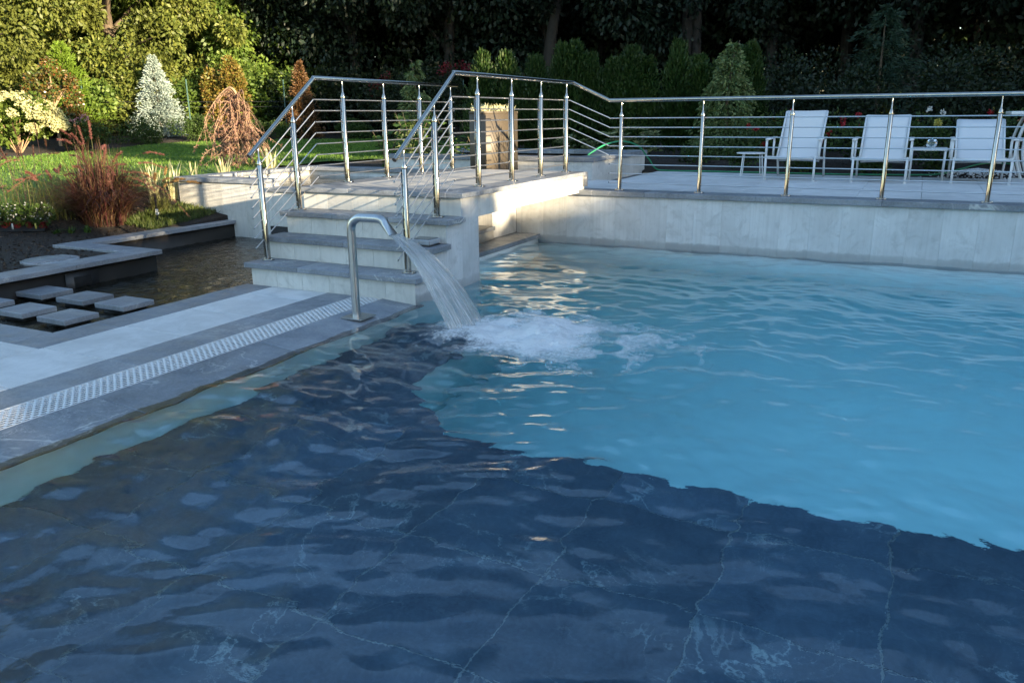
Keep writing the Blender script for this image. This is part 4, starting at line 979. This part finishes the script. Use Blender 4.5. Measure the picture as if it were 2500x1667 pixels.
# ================================================================== garden plants
st_, pl_ = plumes(21, 30, .16, 1.28, .62, .0026, .26, .013, 1.35)
plant('fountain_grass', 'large purple fountain grass clump with arching red plumes', 'ornamental grass', G(-8.84, 6.48, -.02), [('blades', blades(22, 2200, .24, .50, 1.15, .95, .0042, 7, 1.35), lf_pur), ('stems', st_, lf_dry), ('plumes', pl_, lf_plume)])
st_, pl_ = plumes(23, 9, .12, .60, .5, .0022, .13, .016)
plant('small_fountain_grass', 'small grass tuft with tan arching plumes beside the white pond wall', 'ornamental grass', G(-8.72, 7.20, -.01), [('blades', blades(24, 220, .1, .18, .36, .7, .003), lf_dry), ('stems', st_, lf_dry), ('plumes', pl_, lf_tanpl)])
st_, pl_ = plumes(25, 26, .8, 1.05, .25, .003, .16, .010)
plant('wispy_grass', 'wispy grass with dark spikes behind the tray of white flowers', 'ornamental grass', G(-10.0, 6.15, -.02), [('blades', blades(26, 150, .7, .25, .6, .6, .0028), lf_dry), ('stems', st_, lf_pur), ('plumes', pl_, lf_pur)])
st_, pl_ = plumes(27, 9, .25, .8, .75, .0025, .22, .016, 1.2)
plant('drooping_grass', 'thin drooping grass with curved pale plumes between the purple clump and the flower pots', 'ornamental grass', G(-9.45, 6.35, -.02), [('blades', blades(28, 260, .35, .25, .6, .7, .0028), lf_dry), ('stems', st_, lf_dry), ('plumes', pl_, lf_plume)])
for i, (x, y, n_, h, lb) in enumerate(((-9.08, 7.42, 26, .62, 'tall variegated yucca clump behind the purple grass'), (-9.0, 7.66, 18, .66, 'upright variegated yucca clump at the corner of the white pond wall'), (-9.35, 8.35, 16, .46, 'thin variegated yucca clump under the weeping tree'), (-9.15, 8.75, 20, .42, 'spreading variegated yucca clump beside the upper pond coping'), (-8.98, 9.55, 34, .46, 'dense fan of variegated yucca behind the upper pond'))):
    plant('yucca', lb, 'yucca', G(x, y, -.02), [('blades', blades(40+i, n_, .07, h*.55, h, .30, .014, 5, .3), lf_yuc)], group='variegated yuccas')
# weeping tree
g = np.random.RandomState(31); mb = MB(); P = []; D = []
mb.tube(csp([(0, 0, -.1), (.03, 0, .4), (-.02, .02, .9), (.01, 0, 1.15), (-.10, -.02, 1.28), (-.25, -.03, 1.22)], 5), np.linspace(.034, .012, 26), 8)
for k in range(105):
    a = g.uniform(0, 2*PI); rr = abs(g.normal(.22, .15))+.06; top = g.uniform(.45, 1.22); end = g.uniform(-.02, .6)*min(1, top)
    if end > top-.2: end = top-.3
    jx = g.normal(0, .09, (4, 2))
    c = csp([(-.02, 0, top-.06), (rr*.4*math.cos(a)-.05+jx[1][0]*.5, rr*.4*math.sin(a)+jx[1][1]*.5, top+g.uniform(-.03, .07)), (rr*.8*math.cos(a)-.05+jx[2][0], rr*.8*math.sin(a)+jx[2][1], top*.62+end*.3), (rr*1.15*math.cos(a)-.05+jx[3][0]*1.6, rr*1.15*math.sin(a)+jx[3][1]*1.6, max(end, .02))], 6)
    mb.tube(c, np.linspace(.0055, .0016, len(c)), 5, False)
    m_ = 70; t_ = g.uniform(.1, 1, m_)*(len(c)-1); i0 = np.minimum(t_.astype(int), len(c)-2); P.append(c[i0]+(c[i0+1]-c[i0])*(t_-i0)[:, None]); D.append(np.array([0, 0, -.7])+g.normal(0, .7, (m_, 3)))
P = np.concatenate(P); D = np.concatenate(D)
plant('weeping_tree', 'small weeping tree with trailing bare twigs and dry brown leaves', 'tree', G(-9.75, 9.75, -.06), [('trunk', mb.mesh('trunk'), m_twig), ('leaves', leafmesh('leaves', P, D, g.uniform(.03, .06, len(P)), .009, g), lf_dead)])
plant('silver_spruce', 'pale silvery white spruce standing at the lawn edge', 'conifer', G(-20.6, 17.4, -.05), [('foliage', conifer(50, 2.35, .76, 640, 36, .085, .016, .05, .85, .02, .25), lf_silver), ('trunk', trunk_mesh(2.3, .05), m_bark)])
plant('lime_conifer', 'bright lime green narrow conifer behind the red tipped shrub', 'conifer', G(-22.0, 15.5, -.05), [('foliage', conifer(51, 2.6, .85, 420, 36, .12, .014, -.2, .75, .02, .7), lf_lime), ('trunk', trunk_mesh(2.5, .06), m_bark)])
plant('brown_conifer', 'rusty brown narrow conifer at the dark wood edge', 'conifer', G(-16.8, 19.4, -.05), [('foliage', conifer(52, 2.25, .52, 380, 30, .09, .014, .1, .8, .02, .3), lf_brown), ('trunk', trunk_mesh(2.1, .05), m_bark)])
plant('orange_shrub', 'tall orange and yellow leaved shrub behind the weeping tree', 'shrub', G(-19.6, 19.2, -.05), [('foliage', mound(300, .8, .8, 2.2, 9000, .10), lf_orange)])
cr, tk = broad(54, 2.15, .62, .40, 40, 6200, .085, .05, flat=1.)
plant('red_tipped_shrub', 'glossy green shrub with red young leaves beside the hydrangea', 'shrub', G(-20.3, 13.9, -.03), [('crown', cr, lf_redtip), ('trunk', tk, m_twig)])
g = np.random.RandomState(55); P = []
for k in range(130):
    d = unit(g, 1)[0]; d[2] = abs(d[2])*1.15-.3; c = np.array([d[0]*1.06, d[1]*1.06, .76+d[2]*.68]); o_ = unit(g, 80); P.append(c+o_*g.uniform(.07, .13)*np.array([1, 1, .85]))
P = np.concatenate(P)
stm = MB()
for k in range(14):
    a = g.uniform(0, 2*PI); r_ = g.uniform(.2, .7); stm.tube([(0, 0, -.05), (r_*.5*math.cos(a), r_*.5*math.sin(a), .35), (r_*math.cos(a), r_*math.sin(a), .8)], [.014, .01, .006], 5, False)
plant('hydrangea', 'hydrangea bush covered in cream white flower heads', 'shrub', G(-18.95, 11.90, -.03), [('leaves', mound(56, .80, .80, 1.10, 3600, .10, .38, .15), lf_hyd), ('flower_heads', leafmesh('flowers', P, unit(g, len(P)), .05, .024, g), lf_flow), ('stems', stm.mesh('stems'), m_twig)])
o_ = unit(g, 130)
plant('rose_bush', 'green rose bush with a few pink blooms at the lawn edge', 'shrub', G(-18.3, 13.25, -.03), [('leaves', mound(57, .5, .5, .75, 2600, .055), lf_shrub), ('blooms', leafmesh('b', np.concatenate([np.array([.1, -.25, .74])+o_[:45]*.06, np.array([-.1, -.3, .70])+o_[45:90]*.06, np.array([.22, -.15, .82])+o_[90:]*.05]), o_, .05, .022, g), lf_pink)])
for i, (x, y, rx, h, lb) in enumerate(((-18.9, 15.6, .9, .75, 'dark low shrub at the foot of the silver spruce'), (-18.6, 17.0, .55, .75, 'round green bush between the spruce and the weeping tree'), (-18.2, 18.3, .7, .55, 'low clipped bush at the lawn edge beside the round bush'), (-17.0, 18.9, .8, .55, 'low clipped bush at the lawn edge before the brown conifer'), (-20.2, 14.9, .7, .8, 'brownish low shrub between the rose bush and the spruce'), (-15.2, 20.2, .9, .6, 'low bush at the lawn edge against the dark wood'), (-13.2, 20.9, .9, .7, 'spreading low bush where the lawn meets the dark wood'))):
    plant('low_shrub', lb, 'shrub', G(x, y, -.03), [('foliage', mound(60+i, rx, rx*.9, h, 3000, .06), lf_shrub if i != 4 else lf_orange)], group='low shrubs along the lawn')
# brush and saplings before the sunlit wood
for i, (dg, d, rx, h, m_) in enumerate(((63, 27.5, 1.8, 2.3, lf_green), (57.5, 27.8, 1.6, 2.0, lf_oliv), (53.6, 27.6, 1.5, 1.7, lf_green), (50.4, 28.4, 1.6, 2.4, lf_oliv), (47.5, 28.8, 1.4, 2.0, lf_green), (44.8, 29, 1.6, 2.3, lf_green), (42.2, 28.2, 1.4, 1.9, lf_green), (39.5, 28, 1.6, 2.0, lf_dark), (36.5, 27, 1.5, 1.9, lf_dark), (33, 26, 1.5, 2.1, lf_dark))):
    x, y = pol(dg, d); lb = {'fresh_leaf': 'leafy green undergrowth bush before the wood edge', 'olive_leaf': 'olive undergrowth bush before the wood edge', 'orange_autumn_leaf': 'orange tinged undergrowth bush before the wood edge', 'shaded_forest_leaf': 'dark undergrowth bush in the shaded wood edge'}[m_.name]
    plant('undergrowth_bush', lb, 'bush', G(x, y, -.05), [('foliage', mound(70+i, rx, rx, h, 5200, .13), m_)], group=lb[:24])
# fence wire and posts along the wood
fe = empty('wire_fence', G(-21, 18.5), 'thin dark wire fence on green posts along the wood edge', 'fence')
pts = [pol(a, 26.9) for a in (66, 60, 54, 48, 42, 36, 30)]
for x, y in pts: ob('post', MB().tube([G(x, y, -.1), G(x, y, 1.65)], .02, 6), plain('green_fence_post', (.04, .09, .08), .6), fe)
for zz in (.35, .85, 1.0): ob('wire', MB().tube([G(x, y, zz) for x, y in pts], .007, 5, False), m_black, fe)
# foreground garden bits
tr_ = empty('flower_tray', G(-9.2, 5.72, -.01), 'row of red nursery pots with small white flowers on the mulch', 'flower tray')
trz = tr_.location.z; g = np.random.RandomState(81)
ax = np.array([.86, -.42 if False else -.5]); ax = np.array([-.60, -.40]); ax /= np.linalg.norm(ax)
ob('tray', MB().tube([(-9.02, 5.84, trz+.012), (-9.02+ax[0]*1.1, 5.84+ax[1]*1.1, trz+.03)], .075, 4), m_black, tr_)
for k in range(8):
    c = np.array([-9.05, 5.82])+ax*.135*k; zz = trz+.04+.004*k
    po = ob('pot', MB().lathe([(.046, 0), (.060, .065), (.064, .07), (.056, .068), (0, .06)], (c[0], c[1], zz), 10), m_red, tr_)
    n = 230; o_ = unit(g, n); P = np.array([c[0], c[1], zz+.15])+o_*np.array([.11, .11, .10]); ob('leaves', leafmesh('l', P, o_+np.array([0, 0, .4]), .05, .013, g), lf_shrub, po)
    n = 46; o_ = unit(g, n); o_[:, 2] = o_[:, 2]*.9+.15; P = np.array([c[0], c[1], zz+.17])+o_*np.array([.125, .125, .11])*g.uniform(.8, 1.1, (n, 1)); ob('flowers', leafmesh('f', P, unit(g, n), .026, .011, g), lf_wht, po)['kind'] = 'stuff'
for k, (dx, m_) in enumerate(((.05, lf_yel), (.3, lf_wht), (.62, lf_wht))):
    c = np.array([-8.99, 5.79])+ax*dx+np.array([.05, -.075]); ob('plant_label', MB().box(c[0]-.014, c[0]+.014, c[1]-.002, c[1]+.002, trz+.05, trz+.115), m_, tr_)
for i, (x, y) in enumerate(((-8.72, 5.93), (-8.83, 5.82), (-8.60, 6.05))): plant('seedling', 'small bright green seedling on the mulch by the pots', 'seedling', G(x, y, -.005), [('leaves', blades(90+i, 16, .03, .06, .12, .7, .012, 3), lf_bigl)], group='seedlings by the flower pots')
sk_ = empty('irrigation_stake', G(-8.38, 6.86), 'black irrigation stake with a white fitting beside the purple grass', 'stake')
ob('stake', MB().tube([G(-8.38, 6.86, -.1), G(-8.38, 6.86, .36)], [.008, .014], 8), m_black, sk_); ob('fitting', MB().tube([G(-8.38, 6.86, .10), G(-8.38, 6.86, .17)], .018, 8).tube([G(-8.36, 6.85, .135), G(-8.31, 6.83, .135)], .011, 8), m_furn, sk_)
n = 3800; x = g.uniform(-8.8, -8.12, n); y = g.uniform(6.55, 7.6, n); P = np.column_stack([x, y, gz(x, y)])
tag(ob('grass_patch', leafmesh('gp', P, np.array([0, 0, 1.])+g.normal(0, .4, (n, 3)), g.uniform(.03, .10, n), .0035, g), leafmat('mixed_grass_blade', [(.04, .07, .015), (.08, .12, .025), (.13, .14, .045)], .3)), kind='stuff')
sd_ = empty('round_paver', G(-7.32, 4.72, -.02), 'round grey ribbed paver half buried beside the pond coping', 'paver')
ob('disc', MB().lathe([(0, .045), (.24, .045), (.25, .04), (.25, 0)], tuple(sd_.location), 28), m_grey, sd_)
for k in range(-5, 6): ob('rib', MB().box(-7.32-.2+abs(k)*.012, -7.32+.2-abs(k)*.012, 4.72+k*.04-.012, 4.72+k*.04+.012, sd_.location.z+.045, sd_.location.z+.05), m_grey, sd_)

# ================================================================== planting behind the terrace
arb = [conifer(101+i, 1.0, .30, 560, 26, .050, .011, -.35, .52, .01, .95, .10) for i in range(3)]
at = trunk_mesh(.9, .02)
AX = [(-7.5, 13.7, 1.80), (-7.1, 13.9, 1.78), (-6.6, 14.15, 1.72), (-6.15, 14.35, 1.92), (-5.93, 14.45, 1.95), (-5.68, 14.55, 1.74), (-5.24, 14.65, 1.66), (-4.95, 14.75, 1.84), (-4.68, 14.85, 1.67), (-4.15, 15.0, 1.92), (-3.72, 15.1, 1.52), (-3.40, 15.15, 1.58), (-2.90, 15.35, 1.86)]
ap = []
for i, (x, y, h) in enumerate(AX):
    lb = 'dense green arborvitae in the hedge row behind the terrace'
    if i < 3: e_ = plant('arborvitae', lb, 'conifer', G(x, y, -.03), [('foliage', arb[i], lf_arb), ('trunk', at, m_bark)], i, 1, 'arborvitae hedge'); ap.append(e_)
    else: e_ = copy_thing(ap[i % 3], G(x, y, -.03), i*1.3, 1, lb, 'arborvitae hedge')
    e_.scale = (1.12+.1*math.sin(i*2), 1.12, h+.05)
# second dark conifer line behind
for i in range(6):
    x = -8.6+1.05*i; e_ = copy_thing(ap[i % 3], G(x, 17.2+.3*math.sin(i*2.), -.03), i*.7, 1, 'darker arborvitae in the second row behind the hedge', 'second arborvitae row'); e_.scale = (1.3, 1.3, 1.75+.25*math.sin(i*1.7))
plant('weeping_conifer', 'variegated conifer with drooping pale tipped sprays', 'conifer', G(-3.05, 14.35, -.03), [('foliage', conifer(110, 1.95, .66, 230, 60, .075, .016, .75, .62, .02, .1, .22), lf_var), ('trunk', MB().tube([(0, 0, -.1), (-.03, 0, 1.0), (.04, 0, 1.75), (.12, 0, 1.96)], [.03, .025, .012, .005], 7).mesh('trunk'), m_bark)])
plant('cedar', 'tall open cedar with drooping blue green boughs', 'conifer', G(-.95, 18.6, -.05), [('foliage', conifer(111, 2.85, 1.45, 120, 120, .12, .010, .5, .75, .12, .25, .3), lf_ced), ('trunk', trunk_mesh(2.8, .05), m_bark)])
for i, (x, y, z, s, lb) in enumerate(((-4.55, 12.75, .66, 1., 'pale edged rhododendron clump behind the raised basin'), (-4.05, 12.75, .66, 1.05, 'pointed pale edged shrub beside the hose behind the basin'), (-5.35, 12.75, .66, .85, 'small pale edged shrub behind the tan planter box'), (-4.95, 12.72, .66, .75, 'low pale edged shrub halfway along the basin edge'))):
    g = np.random.RandomState(120+i); P = []; D = []
    for k in range(26):
        c = np.array([g.normal(0, .13), g.normal(0, .10), g.uniform(.25, .62)]); a = np.linspace(0, 2*PI, 9)[:8]+g.uniform(0, 1); P.append(np.repeat(c[None], 8, 0)); D.append(np.stack([np.cos(a), np.sin(a), np.full(8, g.uniform(.1, .5))], 1))
    P = np.concatenate(P); D = np.concatenate(D)
    plant('variegated_shrub', lb, 'shrub', (x, y, z-.05), [('leaves', leafmesh('l', P, D, g.uniform(.09, .14, len(P)), .018, g), lf_rho), ('stems', MB().tube([(0, 0, -.1), (.02, 0, .3), (0, .02, .55)], .012, 6).mesh('s'), m_bark)], 0, s, 'variegated shrubs behind the basin')
# leafy saplings behind the pond side railing
for i, (x, y, h, n_, lb) in enumerate(((-7.0, 10.55, 1.15, 120, 'broad leaved sapling behind the upper pond'), (-6.3, 10.6, .95, 110, 'bushy broad leaved plant beside the upper pond coping'), (-5.75, 10.45, 1.15, 70, 'tall broad leaved shoot between the upper pond and the tan planter box'), (-7.6, 10.7, .7, 110, 'low broad leaved plant at the lawn end of the upper pond'))):
    g = np.random.RandomState(130+i); mb = MB(); P = []; D = []
    for k in range(5):
        a = g.uniform(0, 2*PI); e1 = np.array([.28*math.cos(a), .28*math.sin(a), h*g.uniform(.7, 1.05)]); c = csp([(0, 0, -.1), tuple(e1*np.array([.35, .35, .5])), tuple(e1)], 6); mb.tube(c, np.linspace(.008, .003, len(c)), 5, False)
        m_ = n_//5; t_ = g.uniform(.15, 1, m_)*(len(c)-1); i0 = np.minimum(t_.astype(int), len(c)-2); P.append(c[i0]); d = unit(g, m_); d[:, 2] = -.15+.3*d[:, 2]; D.append(d)
    P = np.concatenate(P); D = np.concatenate(D)
    plant('leafy_sapling', lb, 'plant', G(x, y, 0), [('stems', mb.mesh('s'), m_bark), ('leaves', leafmesh('l', P, D, g.uniform(.10, .17, len(P)), g.uniform(.022, .034, len(P)), g, .06), lf_bigl)], group='leafy plants behind the upper pond')
plant('drooping_conifer', 'slender conifer with a nodding pale tip behind the upper pond', 'conifer', G(-8.0, 12.2, -.03), [('foliage', conifer(140, 1.75, .30, 90, 50, .09, .014, .8, .5, .1, .1, .3), lf_var), ('trunk', MB().tube([(0, 0, -.1), (0, 0, 1.2), (-.06, 0, 1.7), (-.12, 0, 1.74)], [.02, .015, .008, .004], 6).mesh('t'), m_bark)])
# red flowering shrubs before the dark wood
for i, (x, y, h, lb) in enumerate(((-14.0, 19.6, 1.9, 'red flowering shrub at the end of the dark lawn'), (-12.0, 20.2, 2.4, 'taller red flowering shrub behind the hedge'), (-9.3, 19.6, 1.9, 'red flowering shrub behind the arborvitae'))):
    g = np.random.RandomState(150+i); o_ = unit(g, 500); P = np.array([0, 0, h*.8])+o_*np.array([.8, .5, .35])*g.uniform(.5, 1.1, (500, 1)); c = (P[g.randint(0, 12, 500)]+unit(g, 500)*.10)[:210]
    plant('red_flowering_shrub', lb, 'shrub', G(x, y, -.03), [('leaves', mound(151+i, .95, .8, h, 3600, .08), lf_dark), ('blooms', leafmesh('b', c, unit(g, 210), .07, .026, g), lf_dred)], group='red flowering shrubs')
for i, (x, y, lb, m_) in enumerate(((-2.15, 13.7, 'red rose bush beside the variegated conifer', lf_redf), (-1.05, 13.4, 'red rose bush behind the upright chair', lf_redf), (.0, 13.3, 'rose bush with white and yellow blooms behind the glass bowl', lf_wht), (1.3, 13.6, 'red rose bush behind the patio table', lf_redf))):
    g = np.random.RandomState(160+i); n_ = 6; c = np.column_stack([g.normal(0, .28, n_), g.normal(-.1, .12, n_), g.uniform(.25, .85, n_)]); P = np.repeat(c, 26, 0)+unit(g, n_*26)*.028
    pp = [('leaves', mound(161+i, .5, .4, .8, 1500, .06), lf_shrub), ('blooms', leafmesh('b', P, unit(g, len(P)), .035, .016, g), m_)]
    if m_ is lf_wht: pp.append(('yellow_bloom', leafmesh('b', np.array([.16, -.2, .66])+unit(g, 60)*.035, unit(g, 60), .04, .018, g), lf_yel))
    plant('rose_shrub', lb, 'shrub', G(x, y, -.02), pp, group='roses behind the terrace')
for i, (x, y) in enumerate(((-2.5, 12.95), (-1.6, 12.9), (-.6, 12.8), (.25, 12.95), (-3.3, 13.2))): plant('edging_plant', 'low leafy edging plant along the terrace bed', 'plant', G(x, y, -.02), [('leaves', mound(170+i, .28, .22, .32, 700, .05), lf_shrub)], group='edging plants along the terrace')
# dark evergreen bushes filling the bed right of the hedge
for i, (x, y, h) in enumerate(((-1.6, 16.2, 1.7), (.6, 16.0, 1.6), (2.2, 16.2, 1.8), (-2.2, 18.0, 1.9), (.8, 18.6, 2.1), (3.5, 18.2, 2.2), (3.6, 15.6, 1.6))): plant('evergreen_bush', 'dark evergreen bush in the shaded bed behind the chairs', 'bush', G(x, y, -.03), [('foliage', mound(180+i, 1.2, .9, h, 4600, .075), lf_dark)], group='dark evergreen bushes')
# succulents in the tan planter
g = np.random.RandomState(190)
pe = empty('planter_succulents', ((PX0+PX1)/2, (PY0+PY1)/2, 1.515), 'pale spiky succulents filling the tan planter box', 'plant')
P = np.column_stack([g.uniform(-.11, .11, 260), g.uniform(-.44, .44, 260), np.zeros(260)]); D = np.array([0, 0, 1.])+g.normal(0, .45, (260, 3))
loc_ob('blades', leafmesh('s', P, D, g.uniform(.05, .13, 260), .011, g), lf_yuc, pe)

# ================================================================== unseen objects added behind and right of the camera to shade the scene
def sv(s, v): return (.956*s+.292*v, -.292*s+.956*v)
AZ = math.atan2(-.292, .956)
def sbox(parent, name, s0, s1, v0, v1, z0, z1, m_):
    V = [(*sv(s, v), z) for z in (z0, z1) for v in (v0, v1) for s in (s0, s1)]
    return ob(name, MB().add(V, [(0, 2, 3, 1), (4, 5, 7, 6), (0, 1, 5, 4), (2, 6, 7, 3), (0, 4, 6, 2), (1, 3, 7, 5)]), m_, parent)
m_stucco = plain('house_stucco', (.45, .43, .40), .8, sc=3); m_roof = plain('slate_roof', (.07, .075, .085), .7); m_pane, t, b = mat('window_pane'); b.inputs['Base Color'].default_value = (.03, .035, .04, 1); b.inputs['Roughness'].default_value = .05
shade_house = empty('house', (*sv(18, -6), 0), 'unseen stucco house added across the pool to block the low sun', 'house')  # added out of view; its bulk keeps the near deck and water shaded
sbox(shade_house, 'wall', 15, 23, -16, .9, -.3, 6.4, m_stucco); sbox(shade_house, 'roof', 14.6, 23.4, -16.4, 1.2, 6.4, 6.7, m_roof); sbox(shade_house, 'upper_roof', 16.5, 21.5, -14, -1, 6.7, 8.4, m_roof)
for k in range(5):
    w_ = sbox(shade_house, 'window', 14.96, 15.0, -15+3.2*k, -13.2+3.2*k, .6, 2.6, m_furn); sbox(shade_house, 'pane', 14.94, 14.961, -14.9+3.2*k, -13.3+3.2*k, .7, 2.5, m_pane)
    w_ = sbox(shade_house, 'window', 14.96, 15.0, -15+3.2*k, -13.2+3.2*k, 3.9, 5.5, m_furn); sbox(shade_house, 'pane', 14.94, 14.961, -14.9+3.2*k, -13.3+3.2*k, 4.0, 5.4, m_pane)
def hedge(label, s0, s1, v0, v1, h, n, seed):  # added out of view; each height set where the sunlight should stop
    g = np.random.RandomState(seed); e_ = empty('shade_hedge', (*sv((s0+s1)/2, (v0+v1)/2), .1), label, 'hedge')
    s = g.uniform(s0, s1, n); v = g.uniform(v0, v1, n); z = h*g.uniform(0, 1, n)**.7+g.normal(0, .035, n)
    P = np.stack([.956*s+.292*v, -.292*s+.956*v, z], 1)
    ob('foliage', leafmesh('foliage', P, unit(g, n), g.uniform(.10, .2, n), g.uniform(.05, .09, n), g), lf_shrub, e_)
    sbox(e_, 'stems', s0+.2, s1-.2, v0+.1, v1-.1, -.1, h-.22, m_barkd)  # solid box inside the added hedge that blocks the sun
hedge('tall unseen hedge added for shade between the house and the low hedge', 14.5, 15.7, 3.4, 5.35, 3.92, 6000, 201)
hedge('tallest unseen hedge added for shade against the house wall', 14.5, 15.7, 1.0, 3.4, 4.35, 7000, 205)
hedge('lowest unseen hedge added for shade across the pool from the pond', 14.5, 15.7, 5.35, 7.0, 3.54, 6000, 202)
hedge('stepped unseen hedge added for shade beside the low hedge', 14.5, 15.7, 7.0, 7.5, 3.56, 3500, 203)
hedge('high unseen hedge added for shade beside the pool house', 14.5, 15.7, 7.5, 9.3, 4.28, 6000, 204)
ph_ = empty('shade_pool_house', (*sv(16, 13), 0), 'unseen pool house added beyond the terrace, its stepped roof shaping the shade', 'building')  # added out of view; roof steps follow the wanted shade outline
sbox(ph_, 'wall', 14.5, 18, 9.3, 17.2, -.2, 5.9, m_stucco); sbox(ph_, 'roof', 14.2, 18.3, 9.2, 17.4, 5.9, 6.2, m_roof)
sbox(ph_, 'roof_step', 14.6, 18.0, 11.2, 17.3, 6.2, 7.0, m_roof); sbox(ph_, 'roof_step', 14.8, 17.8, 13.4, 17.2, 7.0, 7.9, m_roof)
for k in range(2): sbox(ph_, 'door', 14.46, 14.5, 10.5+3*k, 12.3+3*k, .2, 2.4, m_pane)
g = np.random.RandomState(210); n = 16000; v = g.uniform(6.75, 9.7, n); s = g.uniform(13.6, 16.5, n); z = g.uniform(5.65, 7.4, n)
e_ = empty('shade_canopy_tree', (*sv(15.1, 9.15), 0), 'flat crowned unseen tree added beside the pool house to shade the lawn', 'tree')  # added out of view; crown placed to keep the lawn dark
ob('crown', leafmesh('crown', np.stack([.956*s+.292*v, -.292*s+.956*v, z], 1), unit(g, n), g.uniform(.14, .26, n), g.uniform(.06, .11, n), g), lf_shrub, e_)
ob('trunk', MB().tube([(*sv(14.35, 9.05), -.1), (*sv(14.4, 9.0), 3.), (*sv(14.9, 8.3), 6.4)], [.12, .10, .05], 8), m_bark, e_)
for i, (s, v, sc_) in enumerate(((17, 19.5, 1.05), (16, 23.5, 1.1), (17, 28, 1.15), (16, 32.5, 1.1), (17, 37, 1.1), (22, 21.5, 1.2), (22, 26, 1.2), (22, 30.5, 1.2), (22, 35, 1.2), (27, 20.5, 1.3), (27, 29, 1.3))):
    x, y = sv(s, v); tree(3 if i % 2 else 4, x, y, 'tall unseen tree added for shade in the row beside the pool house', 'unseen trees added for shade beside the pool house', i*1.1, sc_, name='forest_tree')  # added out of view to keep the forest in shade
